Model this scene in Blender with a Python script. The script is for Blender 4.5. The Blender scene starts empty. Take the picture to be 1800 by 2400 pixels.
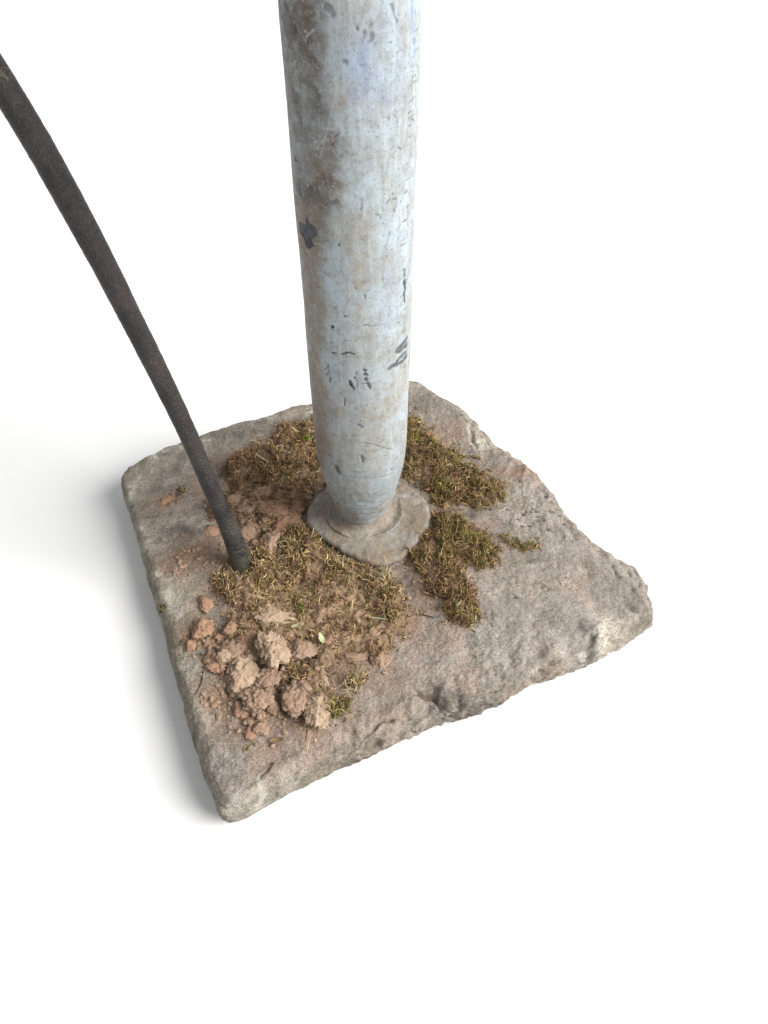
import bpy, math, random
import numpy as np
from mathutils import Vector

# ------------------------------------------------------------------ camera, world, light
H = 0.80                     # camera height above the slab top
T = 0.055                    # slab thickness
FPX = 1800.0                 # focal length in pixels of the 1800 x 2400 photograph
PITCH = math.radians(47.7)
CP, SP = math.cos(PITCH), math.sin(PITCH)
CAMZ = T + H

scene = bpy.context.scene
col = scene.collection
cam_d = bpy.data.cameras.new("camera")
cam_d.sensor_fit = 'VERTICAL'
cam_d.sensor_height = 24.0
cam_d.lens = 24.0 * FPX / 2400.0
cam_d.clip_start = 0.01
cam_d.clip_end = 500.0
cam = bpy.data.objects.new("camera", cam_d)
cam.location = (0, 0, CAMZ)
cam.rotation_euler = (math.pi / 2 - PITCH, 0, 0)
col.objects.link(cam)
scene.camera = cam

world = bpy.data.worlds.new("World")
scene.world = world
world.use_nodes = True
bg = world.node_tree.nodes["Background"]
bg.inputs[0].default_value = (0.97, 0.985, 1.0, 1)
bg.inputs[1].default_value = 0.44

def area(name, loc, target, size, power, color=(1, 1, 1)):
    d = bpy.data.lights.new(name, 'AREA')
    d.shape = 'DISK'
    d.size = size
    d.energy = power
    d.color = color
    o = bpy.data.objects.new(name, d)
    o.location = loc
    o.rotation_euler = (Vector(target) - Vector(loc)).to_track_quat('-Z', 'Y').to_euler()
    col.objects.link(o)
    return o

_d, _el, _az = 18.0, math.radians(35), math.radians(-16)      # one broad soft light, from the right and a little in front
area("softbox_key", (_d * math.cos(_el) * math.cos(_az), .75 + _d * math.cos(_el) * math.sin(_az), _d * math.sin(_el)),
     (0, .75, .05), 14.5, 7000, (1.0, 0.985, 0.96))

scene.view_settings.view_transform = 'Standard'
scene.view_settings.look = 'None'
scene.view_settings.exposure = 0.0
scene.view_settings.gamma = 1.0
scene.view_settings.use_curve_mapping = False
scene.render.engine = 'CYCLES'

# ------------------------------------------------------------------ numeric helpers
def _hash(ix, iy, iz, seed):
    h = (ix.astype(np.int64) * 374761393 + iy.astype(np.int64) * 668265263
         + iz.astype(np.int64) * 2147483647 + seed * 1274126177) & 0xFFFFFFFF
    h = ((h ^ (h >> 13)) * 1274126177) & 0xFFFFFFFF
    h = ((h ^ (h >> 16)) * 2246822519) & 0xFFFFFFFF
    return (h ^ (h >> 15)) & 0xFFFFFFFF

_rg = np.random.RandomState(5)
_G = _rg.normal(size=(256, 3)); _G /= np.linalg.norm(_G, axis=1)[:, None]
_G = _G.astype(np.float32)
_PM = np.tile(_rg.permutation(256).astype(np.int32), 4)

def perlin(P, seed=0):
    P = np.asarray(P, np.float32)
    flat = np.ptp(P[:, 2]) == 0
    I = np.floor(P).astype(np.int32); F = P - I
    U = F * F * F * (F * (F * 6 - 15) + 10)
    I = (I + (seed * 37) % 251) & 255
    out = np.zeros(len(P), np.float32)
    for dx in (0, 1):
        wx = U[:, 0] if dx else 1 - U[:, 0]
        hx = _PM[I[:, 0] + dx + (seed & 63)]
        for dy in (0, 1):
            wxy = wx * (U[:, 1] if dy else 1 - U[:, 1])
            hy = _PM[hx + I[:, 1] + dy]
            for dz in ((0,) if flat else (0, 1)):
                w = wxy if flat else wxy * (U[:, 2] if dz else 1 - U[:, 2])
                g = _G[_PM[hy + I[:, 2] + dz]]
                e = g[:, 0] * (F[:, 0] - dx) + g[:, 1] * (F[:, 1] - dy)
                if not flat: e = e + g[:, 2] * (F[:, 2] - dz)
                out += w * e
    return out.astype(float) * (1.9 if flat else 1.6)

def fbm(P, scale, octv=4, seed=0, gain=0.5):
    P = np.asarray(P, float) * scale
    a, o = 1.0, np.zeros(len(P))
    for k in range(octv):
        o += a * perlin(P, seed + 17 * k)
        P = P * 2.03 + 11.7 * (np.ptp(P[:, 2]) > 0 or np.array([1, 1, 0]))
        a *= gain
    return o

def worley(P, scale, seed=0):
    P = np.asarray(P, float) * scale
    I = np.floor(P).astype(np.int64)
    flat = np.ptp(P[:, 2]) == 0
    f1 = np.full(len(P), 9.0); f2 = np.full(len(P), 9.0); idm = np.zeros(len(P))
    for dx in (-1, 0, 1):
        for dy in (-1, 0, 1):
            for dz in ((0,) if flat else (-1, 0, 1)):
                C = I + np.array([dx, dy, dz])
                h = _hash(C[:, 0], C[:, 1], C[:, 2], seed)
                h2 = _hash(C[:, 0], C[:, 1], C[:, 2], seed + 7)
                h3 = _hash(C[:, 0], C[:, 1], C[:, 2], seed + 13)
                Q = C + np.stack([h / 4294967296.0, h2 / 4294967296.0, h3 / 4294967296.0], 1)
                if flat: Q[:, 2] = P[:, 2]
                d = np.linalg.norm(Q - P, axis=1)
                n1 = d < f1
                f2 = np.where(n1, f1, np.minimum(f2, d))
                idm = np.where(n1, (h % 1000) / 1000.0, idm)
                f1 = np.where(n1, d, f1)
    return f1, f2, idm

def sstep(a, b, x):
    t = np.clip((x - a) / (b - a), 0, 1)
    return t * t * (3 - 2 * t)

def P3(x, y, z=None):
    return np.stack([x, y, np.zeros_like(x) if z is None else z], 1)

def unproj(px, py, z=T):
    """photograph pixel -> point of the horizontal plane at height z"""
    u, v = px - 900.0, py - 1200.0
    dz = -v * CP - FPX * SP
    dy = -v * SP + FPX * CP
    t = (z - CAMZ) / dz
    return u * t, dy * t

def mpp(px, py, z=T):
    """metres per photograph pixel at that spot"""
    v = py - 1200.0
    return (z - CAMZ) / (-v * CP - FPX * SP)

def at_depth(px, py, y):
    u, v = px - 900.0, py - 1200.0
    dz = -v * CP - FPX * SP
    dy = -v * SP + FPX * CP
    t = y / dy
    return np.array([u * t, y, CAMZ + dz * t])

def z1(p): return (250 + .422 * p[0], 850 + .422 * p[1])
def z2(p): return (850 + .422 * p[0], 850 + .422 * p[1])
def z3(p): return (350 + .422 * p[0], 1350 + .422 * p[1])
def z4(p): return (600 + .2712 * p[0], .2712 * p[1])
def z5(p): return (600 + .2712 * p[0], 500 + .2712 * p[1])
def z6(p): return (650 + .2712 * p[0], 1000 + .2712 * p[1])
def full(p): return (p[0] * 1.085, p[1] * 1.085)

def poly_sdf(x, y, poly):
    """signed distance, positive inside"""
    poly = np.asarray(poly, float)
    d = np.full(len(x), 1e9); ins = np.zeros(len(x), bool)
    n = len(poly)
    for i in range(n):
        ax, ay = poly[i]; bx, by = poly[(i + 1) % n]
        ex, ey = bx - ax, by - ay
        t = np.clip(((x - ax) * ex + (y - ay) * ey) / (ex * ex + ey * ey + 1e-12), 0, 1)
        d = np.minimum(d, np.hypot(x - ax - t * ex, y - ay - t * ey))
        c = ((ay > y) != (by > y)) & (x < (bx - ax) * (y - ay) / (by - ay + 1e-15) + ax)
        ins ^= c
    return np.where(ins, d, -d)

def seg_dist(x, y, pts):
    d = np.full(len(x), 1e9)
    for (ax, ay), (bx, by) in zip(pts[:-1], pts[1:]):
        ex, ey = bx - ax, by - ay
        t = np.clip(((x - ax) * ex + (y - ay) * ey) / (ex * ex + ey * ey + 1e-12), 0, 1)
        d = np.minimum(d, np.hypot(x - ax - t * ex, y - ay - t * ey))
    return d

def make_obj(name, verts, quads=None, tris=None, mat=None, parent=None, smooth=True, attrs=None):
    me = bpy.data.meshes.new(name)
    V = np.asarray(verts, np.float32)
    me.vertices.add(len(V)); me.vertices.foreach_set("co", V.ravel())
    loops, starts, n = [], [], 0
    if quads is not None and len(quads):
        q = np.asarray(quads, np.int32); loops.append(q.ravel())
        starts.append(np.arange(len(q), dtype=np.int32) * 4); n = len(q) * 4
    if tris is not None and len(tris):
        t = np.asarray(tris, np.int32); loops.append(t.ravel())
        starts.append(n + np.arange(len(t), dtype=np.int32) * 3)
    L = np.concatenate(loops); S = np.concatenate(starts)
    me.loops.add(len(L)); me.loops.foreach_set("vertex_index", L)
    me.polygons.add(len(S)); me.polygons.foreach_set("loop_start", S)
    me.update(calc_edges=True); me.validate()
    me.polygons.foreach_set("use_smooth", np.full(len(me.polygons), smooth))
    for k, a in (attrs or {}).items():
        A = me.attributes.new(k, 'FLOAT_COLOR', 'POINT')
        A.data.foreach_set("color", np.asarray(a, np.float32).ravel())
    if mat: me.materials.append(mat)
    o = bpy.data.objects.new(name, me)
    col.objects.link(o)
    if parent: o.parent = parent
    return o

def tag(o, label=None, cat=None, group=None, kind=None):
    if label: o["label"] = label
    if cat: o["category"] = cat
    if group: o["group"] = group
    if kind: o["kind"] = kind
    return o

def grid_quads(nr, nc, wrap=True):
    i = np.arange(nr - 1)[:, None]; m = nc if wrap else nc - 1
    j = np.arange(m)[None, :]
    j2 = (j + 1) % nc
    return np.stack([i * nc + j, i * nc + j2, (i + 1) * nc + j2, (i + 1) * nc + j], -1).reshape(-1, 4)

# ------------------------------------------------------------------ material helpers
class NT:
    def __init__(s, name, rough=0.8, spec=0.3):
        s.m = bpy.data.materials.new(name); s.m.use_nodes = True
        s.t = s.m.node_tree; s.n = s.t.nodes; s.l = s.t.links
        s.b = s.n["Principled BSDF"]
        s.b.inputs["Roughness"].default_value = rough
        s.b.inputs["Specular IOR Level"].default_value = spec
        s.co = s.n.new("ShaderNodeTexCoord").outputs["Object"]
    def noise(s, scale, detail=4, rough=0.55, vec=None, dist=0.0):
        n = s.n.new("ShaderNodeTexNoise")
        n.inputs["Scale"].default_value = scale; n.inputs["Detail"].default_value = detail
        n.inputs["Roughness"].default_value = rough; n.inputs["Distortion"].default_value = dist
        s.l.new(vec or s.co, n.inputs["Vector"]); return n.outputs["Fac"]
    def voro(s, scale, feature='F1', vec=None):
        n = s.n.new("ShaderNodeTexVoronoi"); n.feature = feature
        n.inputs["Scale"].default_value = scale
        s.l.new(vec or s.co, n.inputs["Vector"]); return n.outputs["Distance"]
    def ramp(s, fac, a, b, lo=0.0, hi=1.0):
        n = s.n.new("ShaderNodeMapRange"); n.clamp = True
        n.inputs[1].default_value = a; n.inputs[2].default_value = b
        n.inputs[3].default_value = lo; n.inputs[4].default_value = hi
        s.l.new(fac, n.inputs[0]); return n.outputs[0]
    def mix(s, fac, a, b, mode='MIX'):
        n = s.n.new("ShaderNodeMix"); n.data_type = 'RGBA'; n.blend_type = mode
        for sock, v in ((n.inputs[0], fac), (n.inputs[6], a), (n.inputs[7], b)):
            if isinstance(v, (int, float)): sock.default_value = v
            elif isinstance(v, tuple): sock.default_value = (*v, 1)
            else: s.l.new(v, sock)
        return n.outputs[2]
    def math(s, op, a, b=0.0):
        n = s.n.new("ShaderNodeMath"); n.operation = op
        for sock, v in ((n.inputs[0], a), (n.inputs[1], b)):
            if isinstance(v, (int, float)): sock.default_value = v
            else: s.l.new(v, sock)
        return n.outputs[0]
    def attr(s, name):
        n = s.n.new("ShaderNodeAttribute"); n.attribute_name = name
        sp = s.n.new("ShaderNodeSeparateColor"); s.l.new(n.outputs["Color"], sp.inputs[0])
        return sp.outputs[0], sp.outputs[1], sp.outputs[2], n.outputs["Alpha"], n.outputs["Color"]
    def scaled(s, v):
        n = s.n.new("ShaderNodeMapping"); n.inputs["Scale"].default_value = v
        s.l.new(s.co, n.inputs["Vector"]); return n.outputs[0]
    def bump(s, h, strength, dist, prev=None):
        n = s.n.new("ShaderNodeBump"); n.inputs["Strength"].default_value = strength
        n.inputs["Distance"].default_value = dist
        s.l.new(h, n.inputs["Height"])
        if prev: s.l.new(prev, n.inputs["Normal"])
        return n.outputs[0]
    def out(s, colr, normal=None, rough=None):
        s.l.new(colr, s.b.inputs["Base Color"])
        if normal: s.l.new(normal, s.b.inputs["Normal"])
        if rough: s.l.new(rough, s.b.inputs["Roughness"])
        return s.m

def floor_material():
    t = NT("white_floor", 0.9, 0.1)
    c = t.mix(t.noise(3, 3), (0.86, 0.86, 0.86), (0.89, 0.89, 0.89))
    return t.out(c)

def stone_material():
    t = NT("weathered_sandstone", 0.92, 0.2)
    clay, lich, dark, alg, _ = t.attr("stain")
    big = t.noise(9, 5, 0.6)
    mid = t.noise(34, 6, 0.65)
    c = t.mix(t.ramp(big, .35, .65), (0.262, 0.228, 0.198), (0.370, 0.334, 0.302))
    c = t.mix(t.ramp(mid, .40, .66), c, (0.228, 0.198, 0.168))
    c = t.mix(t.ramp(t.noise(16, 5, .65, dist=.6), .48, .66, 0, .75), c, (0.330, 0.245, 0.195))
    c = t.mix(t.ramp(t.noise(75, 5, .7, dist=.4), .54, .70, 0, .6), c, (0.135, 0.112, 0.086))
    c = t.mix(t.ramp(t.noise(55, 5, .7), .55, .70, 0, .6), c, (0.46, 0.43, 0.39))
    # clay dust
    gr = t.noise(160, 5, .7)
    cf = t.math('MULTIPLY', clay, t.ramp(gr, .3, .6, .55, 1.0))
    c = t.mix(cf, c, t.mix(t.ramp(mid, .4, .6), (0.200, 0.105, 0.062), (0.255, 0.150, 0.095)))
    # algae on the rim
    af = t.math('MULTIPLY', alg, t.ramp(t.noise(70, 5, .65), .38, .60))
    c = t.mix(af, c, (0.150, 0.142, 0.098))
    # lichen
    lf = t.math('MULTIPLY', lich, t.ramp(t.noise(120, 5, .7), .36, .58))
    c = t.mix(lf, c, (0.52, 0.49, 0.42))
    # dark marks
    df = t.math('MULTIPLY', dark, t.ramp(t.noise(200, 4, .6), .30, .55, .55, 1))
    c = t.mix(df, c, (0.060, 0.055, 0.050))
    # sand grain
    g1 = t.noise(460, 4, .8); g2 = t.noise(800, 2, .6)
    c = t.mix(.9, c, t.mix(t.ramp(g1, .30, .70), (0.19, 0.185, 0.18), (0.86, 0.86, 0.86)), 'OVERLAY')
    c = t.mix(t.ramp(g2, .62, .70, 0, .7), c, (0.56, 0.52, 0.47))
    c = t.mix(t.ramp(t.noise(330, 3, .6), .62, .70, 0, .7), c, (0.085, 0.072, 0.058))
    n = t.bump(mid, .45, .006)
    n = t.bump(t.noise(190, 5, .7), .75, .0022, n)
    n = t.bump(g1, .8, .0009, n)
    return t.out(c, n)

def soil_material(name, a, b, grain=190):
    t = NT(name, 0.97, 0.1)
    r, g, bl, al, _ = t.attr("stain")
    c = t.mix(t.ramp(t.noise(45, 5, .65), .35, .65), a, b)
    c = t.mix(t.math('MULTIPLY', r, 1.0), c, (0.42, 0.290, 0.190))
    c = t.mix(t.ramp(t.noise(grain, 4, .7), .54, .70, 0, .4), c, tuple(x * .5 for x in a))
    c = t.mix(t.ramp(t.noise(grain * 2.4, 3, .7), .58, .70, 0, .5), c, tuple(min(.6, x * 1.6) for x in b))
    n = t.bump(t.noise(120, 6, .72), .6, .003)
    n = t.bump(t.noise(480, 4, .7), .55, .0009, n)
    return t.out(c, n)

def strand_material():
    t = NT("moss_stem", 0.75, 0.25)
    col_ = t.attr("tint")[4]
    c = t.mix(.35, col_, t.mix(t.ramp(t.noise(500, 2), .35, .65), (.3, .3, .3), (.75, .75, .75)), 'OVERLAY')
    t.b.inputs["Subsurface Weight"].default_value = 0.0
    return t.out(c)

def lead_material(name="weathered_lead", lo=.42, hi=.68, spec=.4, warm=0.0):
    t = NT(name, 0.55, spec)
    stain, chip, blue, ochre, _ = t.attr("stain")
    tarn, scr, pale, spec, _ = t.attr("wear")
    long_ = t.scaled((1, 1, .16))
    drag = t.noise(170, 5, .65, vec=long_)
    m1 = t.noise(26, 6, .65); m2 = t.noise(90, 6, .7); m3 = t.noise(330, 4, .7)
    c = t.mix(t.ramp(m1, .38, .62), (0.268, 0.284, 0.276), (0.335, 0.398, 0.438))
    c = t.mix(t.ramp(m2, .48, .66, 0, .70), c, (0.215, 0.204, 0.180))
    c = t.mix(t.ramp(drag, .46, .70, 0, .6), c, (0.450, 0.500, 0.525))
    c = t.mix(t.math('MULTIPLY', ochre, t.ramp(m2, .30, .60, .30, .75)), c, (0.275, 0.195, 0.108))
    c = t.mix(t.math('MULTIPLY', blue, t.ramp(m2, .30, .65, .3, 1)), c, (0.215, 0.275, 0.440))
    sf = t.math('MULTIPLY', stain, t.ramp(t.noise(70, 6, .75), .34, .54, .30, 1))  # patina mask; on the shaft's left it also holds painted shade
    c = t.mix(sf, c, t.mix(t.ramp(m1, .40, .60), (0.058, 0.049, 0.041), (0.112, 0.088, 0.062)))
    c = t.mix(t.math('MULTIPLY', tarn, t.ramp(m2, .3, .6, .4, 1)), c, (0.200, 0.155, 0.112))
    # fine flecks, knocks, bright scratches
    c = t.mix(t.ramp(m3, .55, .68, 0, .65), c, (0.115, 0.102, 0.090))
    c = t.mix(t.ramp(t.noise(400, 4, .7), .58, .70, 0, .65), c, (0.47, 0.49, 0.50))
    c = t.mix(t.math('MULTIPLY', pale, .8), c, (0.46, 0.45, 0.43))
    c = t.mix(scr, c, (0.05, 0.045, 0.042))
    c = t.mix(chip, c, t.mix(t.ramp(t.noise(110, 4, .7), .42, .62), (0.016, 0.018, 0.025), (0.062, 0.068, 0.088)))
    if warm: c = t.mix(t.ramp(t.noise(150, 5, .75), .42, .60, 0, warm), c, (0.330, 0.255, 0.180))
    n = t.bump(m2, .35 + warm, .0016)
    n = t.bump(m3, .35 + warm, .0008, n)
    h = t.math('SUBTRACT', 1.0, t.math('MAXIMUM', chip, scr))
    n = t.bump(h, .5, .0008, n)
    return t.out(c, n, t.ramp(m2, .3, .7, lo, hi))

def iron_material():
    t = NT("hammered_iron", 0.5, 0.32)
    m1 = t.noise(30, 5, .65); m2 = t.noise(330, 4, .6); m3 = t.noise(520, 4, .6)
    rust, green, pale, _, _ = t.attr("stain")
    c = t.mix(t.ramp(m1, .36, .64), (0.017, 0.016, 0.018), (0.038, 0.033, 0.031))
    rf = t.math('MULTIPLY', t.math('ADD', .16, t.math('MULTIPLY', rust, .5)), t.ramp(t.noise(230, 5, .75), .50, .62))
    c = t.mix(rf, c, (0.120, 0.062, 0.036))
    c = t.mix(t.math('MULTIPLY', green, t.ramp(m1, .38, .6)), c, (0.085, 0.090, 0.062))
    c = t.mix(t.math('MULTIPLY', pale, t.ramp(m2, .5, .62)), c, (0.34, 0.29, 0.20))
    c = t.mix(t.ramp(m3, .66, .72, 0, .6), c, (0.22, 0.19, 0.16))
    n = t.bump(m2, 1.0, .0026)
    n = t.bump(m3, .5, .0012, n)
    return t.out(c, n, t.ramp(m2, .3, .7, .32, .55))

M_FLOOR = floor_material(); M_STONE = stone_material()
M_SOIL = soil_material("mossy_soil", (0.125, 0.080, 0.051), (0.225, 0.150, 0.100))
M_CLAY = soil_material("dry_clay", (0.295, 0.192, 0.134), (0.410, 0.285, 0.210))
M_CLAYR = soil_material("red_clay", (0.300, 0.170, 0.112), (0.420, 0.262, 0.185))
M_CLAYT = soil_material("tan_clay", (0.375, 0.262, 0.180), (0.500, 0.372, 0.270))
M_STRAND = strand_material(); M_LEAD = lead_material(); M_FOOT = lead_material("crusted_lead", .78, .95, .2, .5); M_IRON = iron_material()

# ------------------------------------------------------------------ floor
fl = make_obj("floor", [(-60, -30, 0), (60, -30, 0), (60, 90, 0), (-60, 90, 0)], quads=[(0, 1, 2, 3)], mat=M_FLOOR, smooth=False)
tag(fl, kind="structure")

# ------------------------------------------------------------------ stone slab
def ztop(x, y):
    p = P3(x, y)
    return T + .0030 * fbm(p, 7, 2, 3) + .0022 * fbm(p, 24, 4, 9)

B_, L_, F_, M_ = T - .008, .030, .014, .022
outline = [(262,1050,.038),(264,1036,.041),(272,1018,.044),(290,1003,B_),(325,985,B_),(365,965,B_),(400,952,B_),(435,941,B_),(480,925,B_),
 (520,910,B_),(565,903,B_),(600,890,B_),(635,880,B_),(675,872,B_),(740,855,B_),(800,838,B_),(850,825,B_),(885,820,B_),(905,822,B_),(925,835,B_),
 (950,855,B_),(985,875,B_),(1005,885,B_),(1035,915,B_),(1058,943,B_),(1070,965,B_),(1105,978,B_),(1150,1015,B_),(1180,1045,B_),
 (1205,1085,B_),(1225,1110,B_),(1245,1130,B_),(1255,1145,B_),(1290,1175,B_),(1320,1195,B_),(1355,1220,.04),(1380,1245,.035),
 (1390,1270,.03),(1396,1300,.025),(1405,1330,M_),(1400,1353,F_),(1385,1370,F_),(1340,1400,F_),(1290,1430,F_),(1240,1450,F_),
 (1190,1468,F_),(1150,1480,F_),(1110,1500,F_),(1080,1525,F_),(1040,1540,F_),(1000,1550,F_),(960,1560,F_),(920,1580,F_),(880,1600,F_),
 (830,1625,F_),(780,1645,F_),(720,1670,F_),(650,1705,F_),(600,1730,F_),(560,1750,F_),(520,1774,F_),(497,1781,F_),(482,1775,F_),(470,1750,F_),
 (450,1700,.018),(430,1640,M_),(405,1560,M_),(380,1460,M_),(360,1380,M_),(340,1318,M_),(325,1270,M_),(305,1190,M_),(285,1120,.026),(270,1080,.032)]
OUT = np.array([unproj(*full((x, y)), z) for x, y, z in outline])
CX, CY = OUT.mean(0)

def build_slab():
    NA = 1100
    ang = np.arctan2(OUT[:, 1] - CY, OUT[:, 0] - CX); rad = np.hypot(OUT[:, 0] - CX, OUT[:, 1] - CY)
    # dense resample of the outline so straight runs stay straight
    P = np.vstack([OUT, OUT[:1]]); dens = []
    for a, b in zip(P[:-1], P[1:]):
        for k in range(12): dens.append(a + (b - a) * k / 12)
    dens = np.array(dens)
    ker = np.ones(5) / 5
    for ax in (0, 1):
        dens[:, ax] = np.convolve(np.concatenate([dens[-2:, ax], dens[:, ax], dens[:2, ax]]), ker, 'valid')
    ang = np.arctan2(dens[:, 1] - CY, dens[:, 0] - CX); rad = np.hypot(dens[:, 0] - CX, dens[:, 1] - CY)
    o = np.argsort(ang); ang, rad = ang[o], rad[o]
    # angles spaced evenly along the rim
    phi = np.linspace(-math.pi, math.pi, NA, endpoint=False)
    R = np.interp(phi, ang, rad, period=2 * math.pi)
    cs, sn = np.cos(phi), np.sin(phi)
    rim = P3(CX + R * cs, CY + R * sn)
    R = R + .0009 * fbm(rim, 40, 3, 21)
    # how worn each side is: front-right and right sides are eroded, left side tighter
    def side(deg, width):
        d = (phi - math.radians(deg) + math.pi) % (2 * math.pi) - math.pi
        return np.exp(-(d / math.radians(width)) ** 2)
    front = side(-62, 48); right = side(30, 42); left = side(-160, 45); back = side(118, 40)
    a = .016 + .013 * front + .016 * right + .002 * left + .004 * back + .007 * fbm(rim, 9, 3, 31)
    a = np.clip(a, .009, .06)
    R = R + .17 * a * np.clip(right + back, 0, 1)
    zc = .020 + .004 * fbm(rim, 12, 2, 41) + .006 * left
    NT_, NC, NS = 190, 34, 16
    rows, kinds = [], []
    for s in np.linspace(0, 1, NT_, endpoint=False):
        ss = s ** .9
        rows.append((ss * (R - a), np.full(NA, T), np.zeros(NA)))
    for q in np.linspace(0, 1, NC, endpoint=False):
        th = q * math.pi / 2
        sx, cz = math.sin(th) ** .85, math.cos(th) ** .85
        rows.append((R - a + a * sx, zc + (T - zc) * cz, np.full(NA, math.sin(th))))
    for q in np.linspace(0, 1, NS):
        z = zc * (1 - q)
        rows.append((R - .010 * q ** 1.6, z, np.ones(NA)))
    r = np.array([x[0] for x in rows]); z = np.array([x[1] for x in rows]); nr = np.array([x[2] for x in rows])
    X = (CX + r * cs).ravel(); Y = (CY + r * sn).ravel(); Z = z.ravel(); NRr = nr.ravel()
    PH = np.broadcast_to(phi, r.shape).ravel()
    dist_rim = (np.broadcast_to(R, r.shape) - r).ravel()
    p = P3(X, Y, Z)
    top = ztop(X, Y) - T
    up = np.sqrt(1 - NRr ** 2)
    # relief of the worn rim: facets and strata
    e = np.exp(-(dist_rim / .035) ** 2)
    f1, f2, _ = worley(p * np.array([1, 1, 1.6]), 26, 5)
    chip = (f1 - .45) * .010 + .006 * fbm(p, 18, 4, 55)
    strata = .0028 * fbm(p * np.array([.35, .35, 2.2]), 90, 3, 77)
    rough = np.clip(.22 + np.interp(PH, phi, front + .8 * right), 0, 1)
    ridg = .5 - np.abs(fbm(p * np.array([1, 1, 1.8]), 30, 4, 57))
    dsp = e * rough * (.42 * chip + .0085 * (ridg - .3) + strata * NRr * 1.0) + .0007 * fbm(p, 75, 4, 61) + .0005 * fbm(p, 220, 2, 62)
    bottom = sstep(0, .012, Z)
    # grooves / bedding crack along the front edge
    cwx = X + .0022 * fbm(p, 70, 3, 91); cwy = Y + .0022 * fbm(p, 70, 3, 92)
    def crack(pts, w, dep):
        q = [unproj(*c) for c in pts]
        d = seg_dist(cwx, cwy, q)
        return -dep * np.exp(-(d / w) ** 2)
    gro = crack([z3(c) for c in ((1060, 985), (1120, 930), (1210, 880), (1290, 800), (1370, 772), (1450, 782), (1550, 797), (1659, 770), (1760, 690))], .0024, .0045)
    def zr(c): return (900 + .422 * c[0], 1350 + .422 * c[1])
    gro += crack([zr(c) for c in ((190, 640), (240, 655), (290, 665), (350, 735), (270, 790), (230, 795))], .0020, .0045)
    gro += crack([zr(c) for c in ((330, 680), (400, 700), (500, 705), (600, 690), (720, 645))], .0075, .0065)
    gro += crack([zr(c) for c in ((880, 540), (1000, 530), (1100, 490), (1160, 460))], .005, .0050)
    gro += crack([zr(c) for c in ((1160, 330), (1150, 400), (1120, 450))], .004, .0045)
    gro += crack([zr(c) for c in ((110, 870), (150, 910))], .004, .005)
    gro += crack([z3(c) for c in ((1480, 640), (1560, 660), (1640, 690), (1720, 680))], .004, .006)
    gro += crack([z2(c) for c in ((1460, 1350), (1500, 1370), (1560, 1400))], .0025, .004)
    gro += crack([z2(c) for c in ((1385, 1130), (1395, 1160), (1420, 1180))], .003, .004)
    gro += crack([z2(c) for c in ((985, 1245), (1005, 1262), (1030, 1258))], .0022, .003)
    gro += crack([z2(c) for c in ((600, 380), (610, 440), (640, 480), (740, 470))], .003, .004)
    pits = [(800, 815), (858, 868), (880, 905), (920, 905), (965, 855), (960, 828), (1080, 808), (1040, 822), (1025, 930), (940, 815), (870, 660), (890, 840), (1000, 880), (905, 828), (930, 830), (1050, 770), (1020, 740), (1120, 890), (1095, 845), (1125, 1195), (545, 292), (850, 1300)]
    pitd = np.zeros(len(X))
    rr = random.Random(4)
    for c in pits:
        x0, y0 = unproj(*z2(c)); w = rr.uniform(.0024, .0042)
        dd = np.hypot((X - x0), (Y - y0) * 1.7 + (X - x0) * .5)
        pitd = np.maximum(pitd, np.exp(-(dd / w) ** 2))
    soft = np.zeros(len(X))
    for c, w in (((1185, 1460), .010), ((830, 1350), .012), ((1230, 1110), .014), ((1360, 1240), .012), ((760, 1310), .010), ((640, 560), .014), ((1290, 1350), .009)):
        x0, y0 = unproj(*z2(c)); soft += np.exp(-((X - x0) ** 2 + (Y - y0) ** 2) / w ** 2)
    # loss of the corner where the slab is chipped (front right)
    dZ = up * (top + gro - .0030 * pitd - .0022 * soft)
    X = X + np.cos(PH) * NRr * dsp * bottom; Y = Y + np.sin(PH) * NRr * dsp * bottom
    Z = Z + (up * dsp + dZ) * bottom + NRr * gro * .5 * bottom
    Z = np.maximum(Z, 0.0)
    # stains
    wx = X + .010 * fbm(p, 24, 4, 101); wy = Y + .010 * fbm(p, 24, 4, 102)
    def blob(lst, conv):
        o = np.zeros(len(X))
        for (cx, cy, rx, ry, w) in lst:
            a0, b0 = conv((cx, cy)); x0, y0 = unproj(a0, b0); m = mpp(a0, b0) * (.422 if conv is not full else 1.085)
            o = np.maximum(o, w * np.exp(-(((wx - x0) / (rx * m)) ** 2 + ((wy - y0) / (ry * m * 1.35)) ** 2)))
        return o
    clay = blob([(450, 1080, 210, 110, 1), (330, 760, 90, 50, .9), (560, 1020, 120, 90, .8), (650, 1250, 150, 120, .8), (480, 1500, 140, 120, .8), (900, 780, 330, 200, .9), (700, 560, 200, 90, .6), (520, 720, 60, 60, .7)], z1)
    clay = np.maximum(clay, blob([(840, 600, 90, 60, .75), (470, 410, 150, 90, .6), (560, 700, 180, 130, .7), (560, 1050, 220, 130, .6), (350, 1250, 150, 130, .9), (250, 1420, 150, 130, .8), (700, 900, 90, 60, .4)], z2))
    clay = np.maximum(clay, blob([(430, 680, 200, 150, .95), (560, 820, 150, 110, .8), (900, 880, 140, 130, .7), (1050, 480, 300, 200, .8), (1320, 560, 130, 90, .5), (800, 600, 330, 260, 1), (1200, 960, 120, 60, .45), (1300, 640, 160, 60, .5)], z3))
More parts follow.
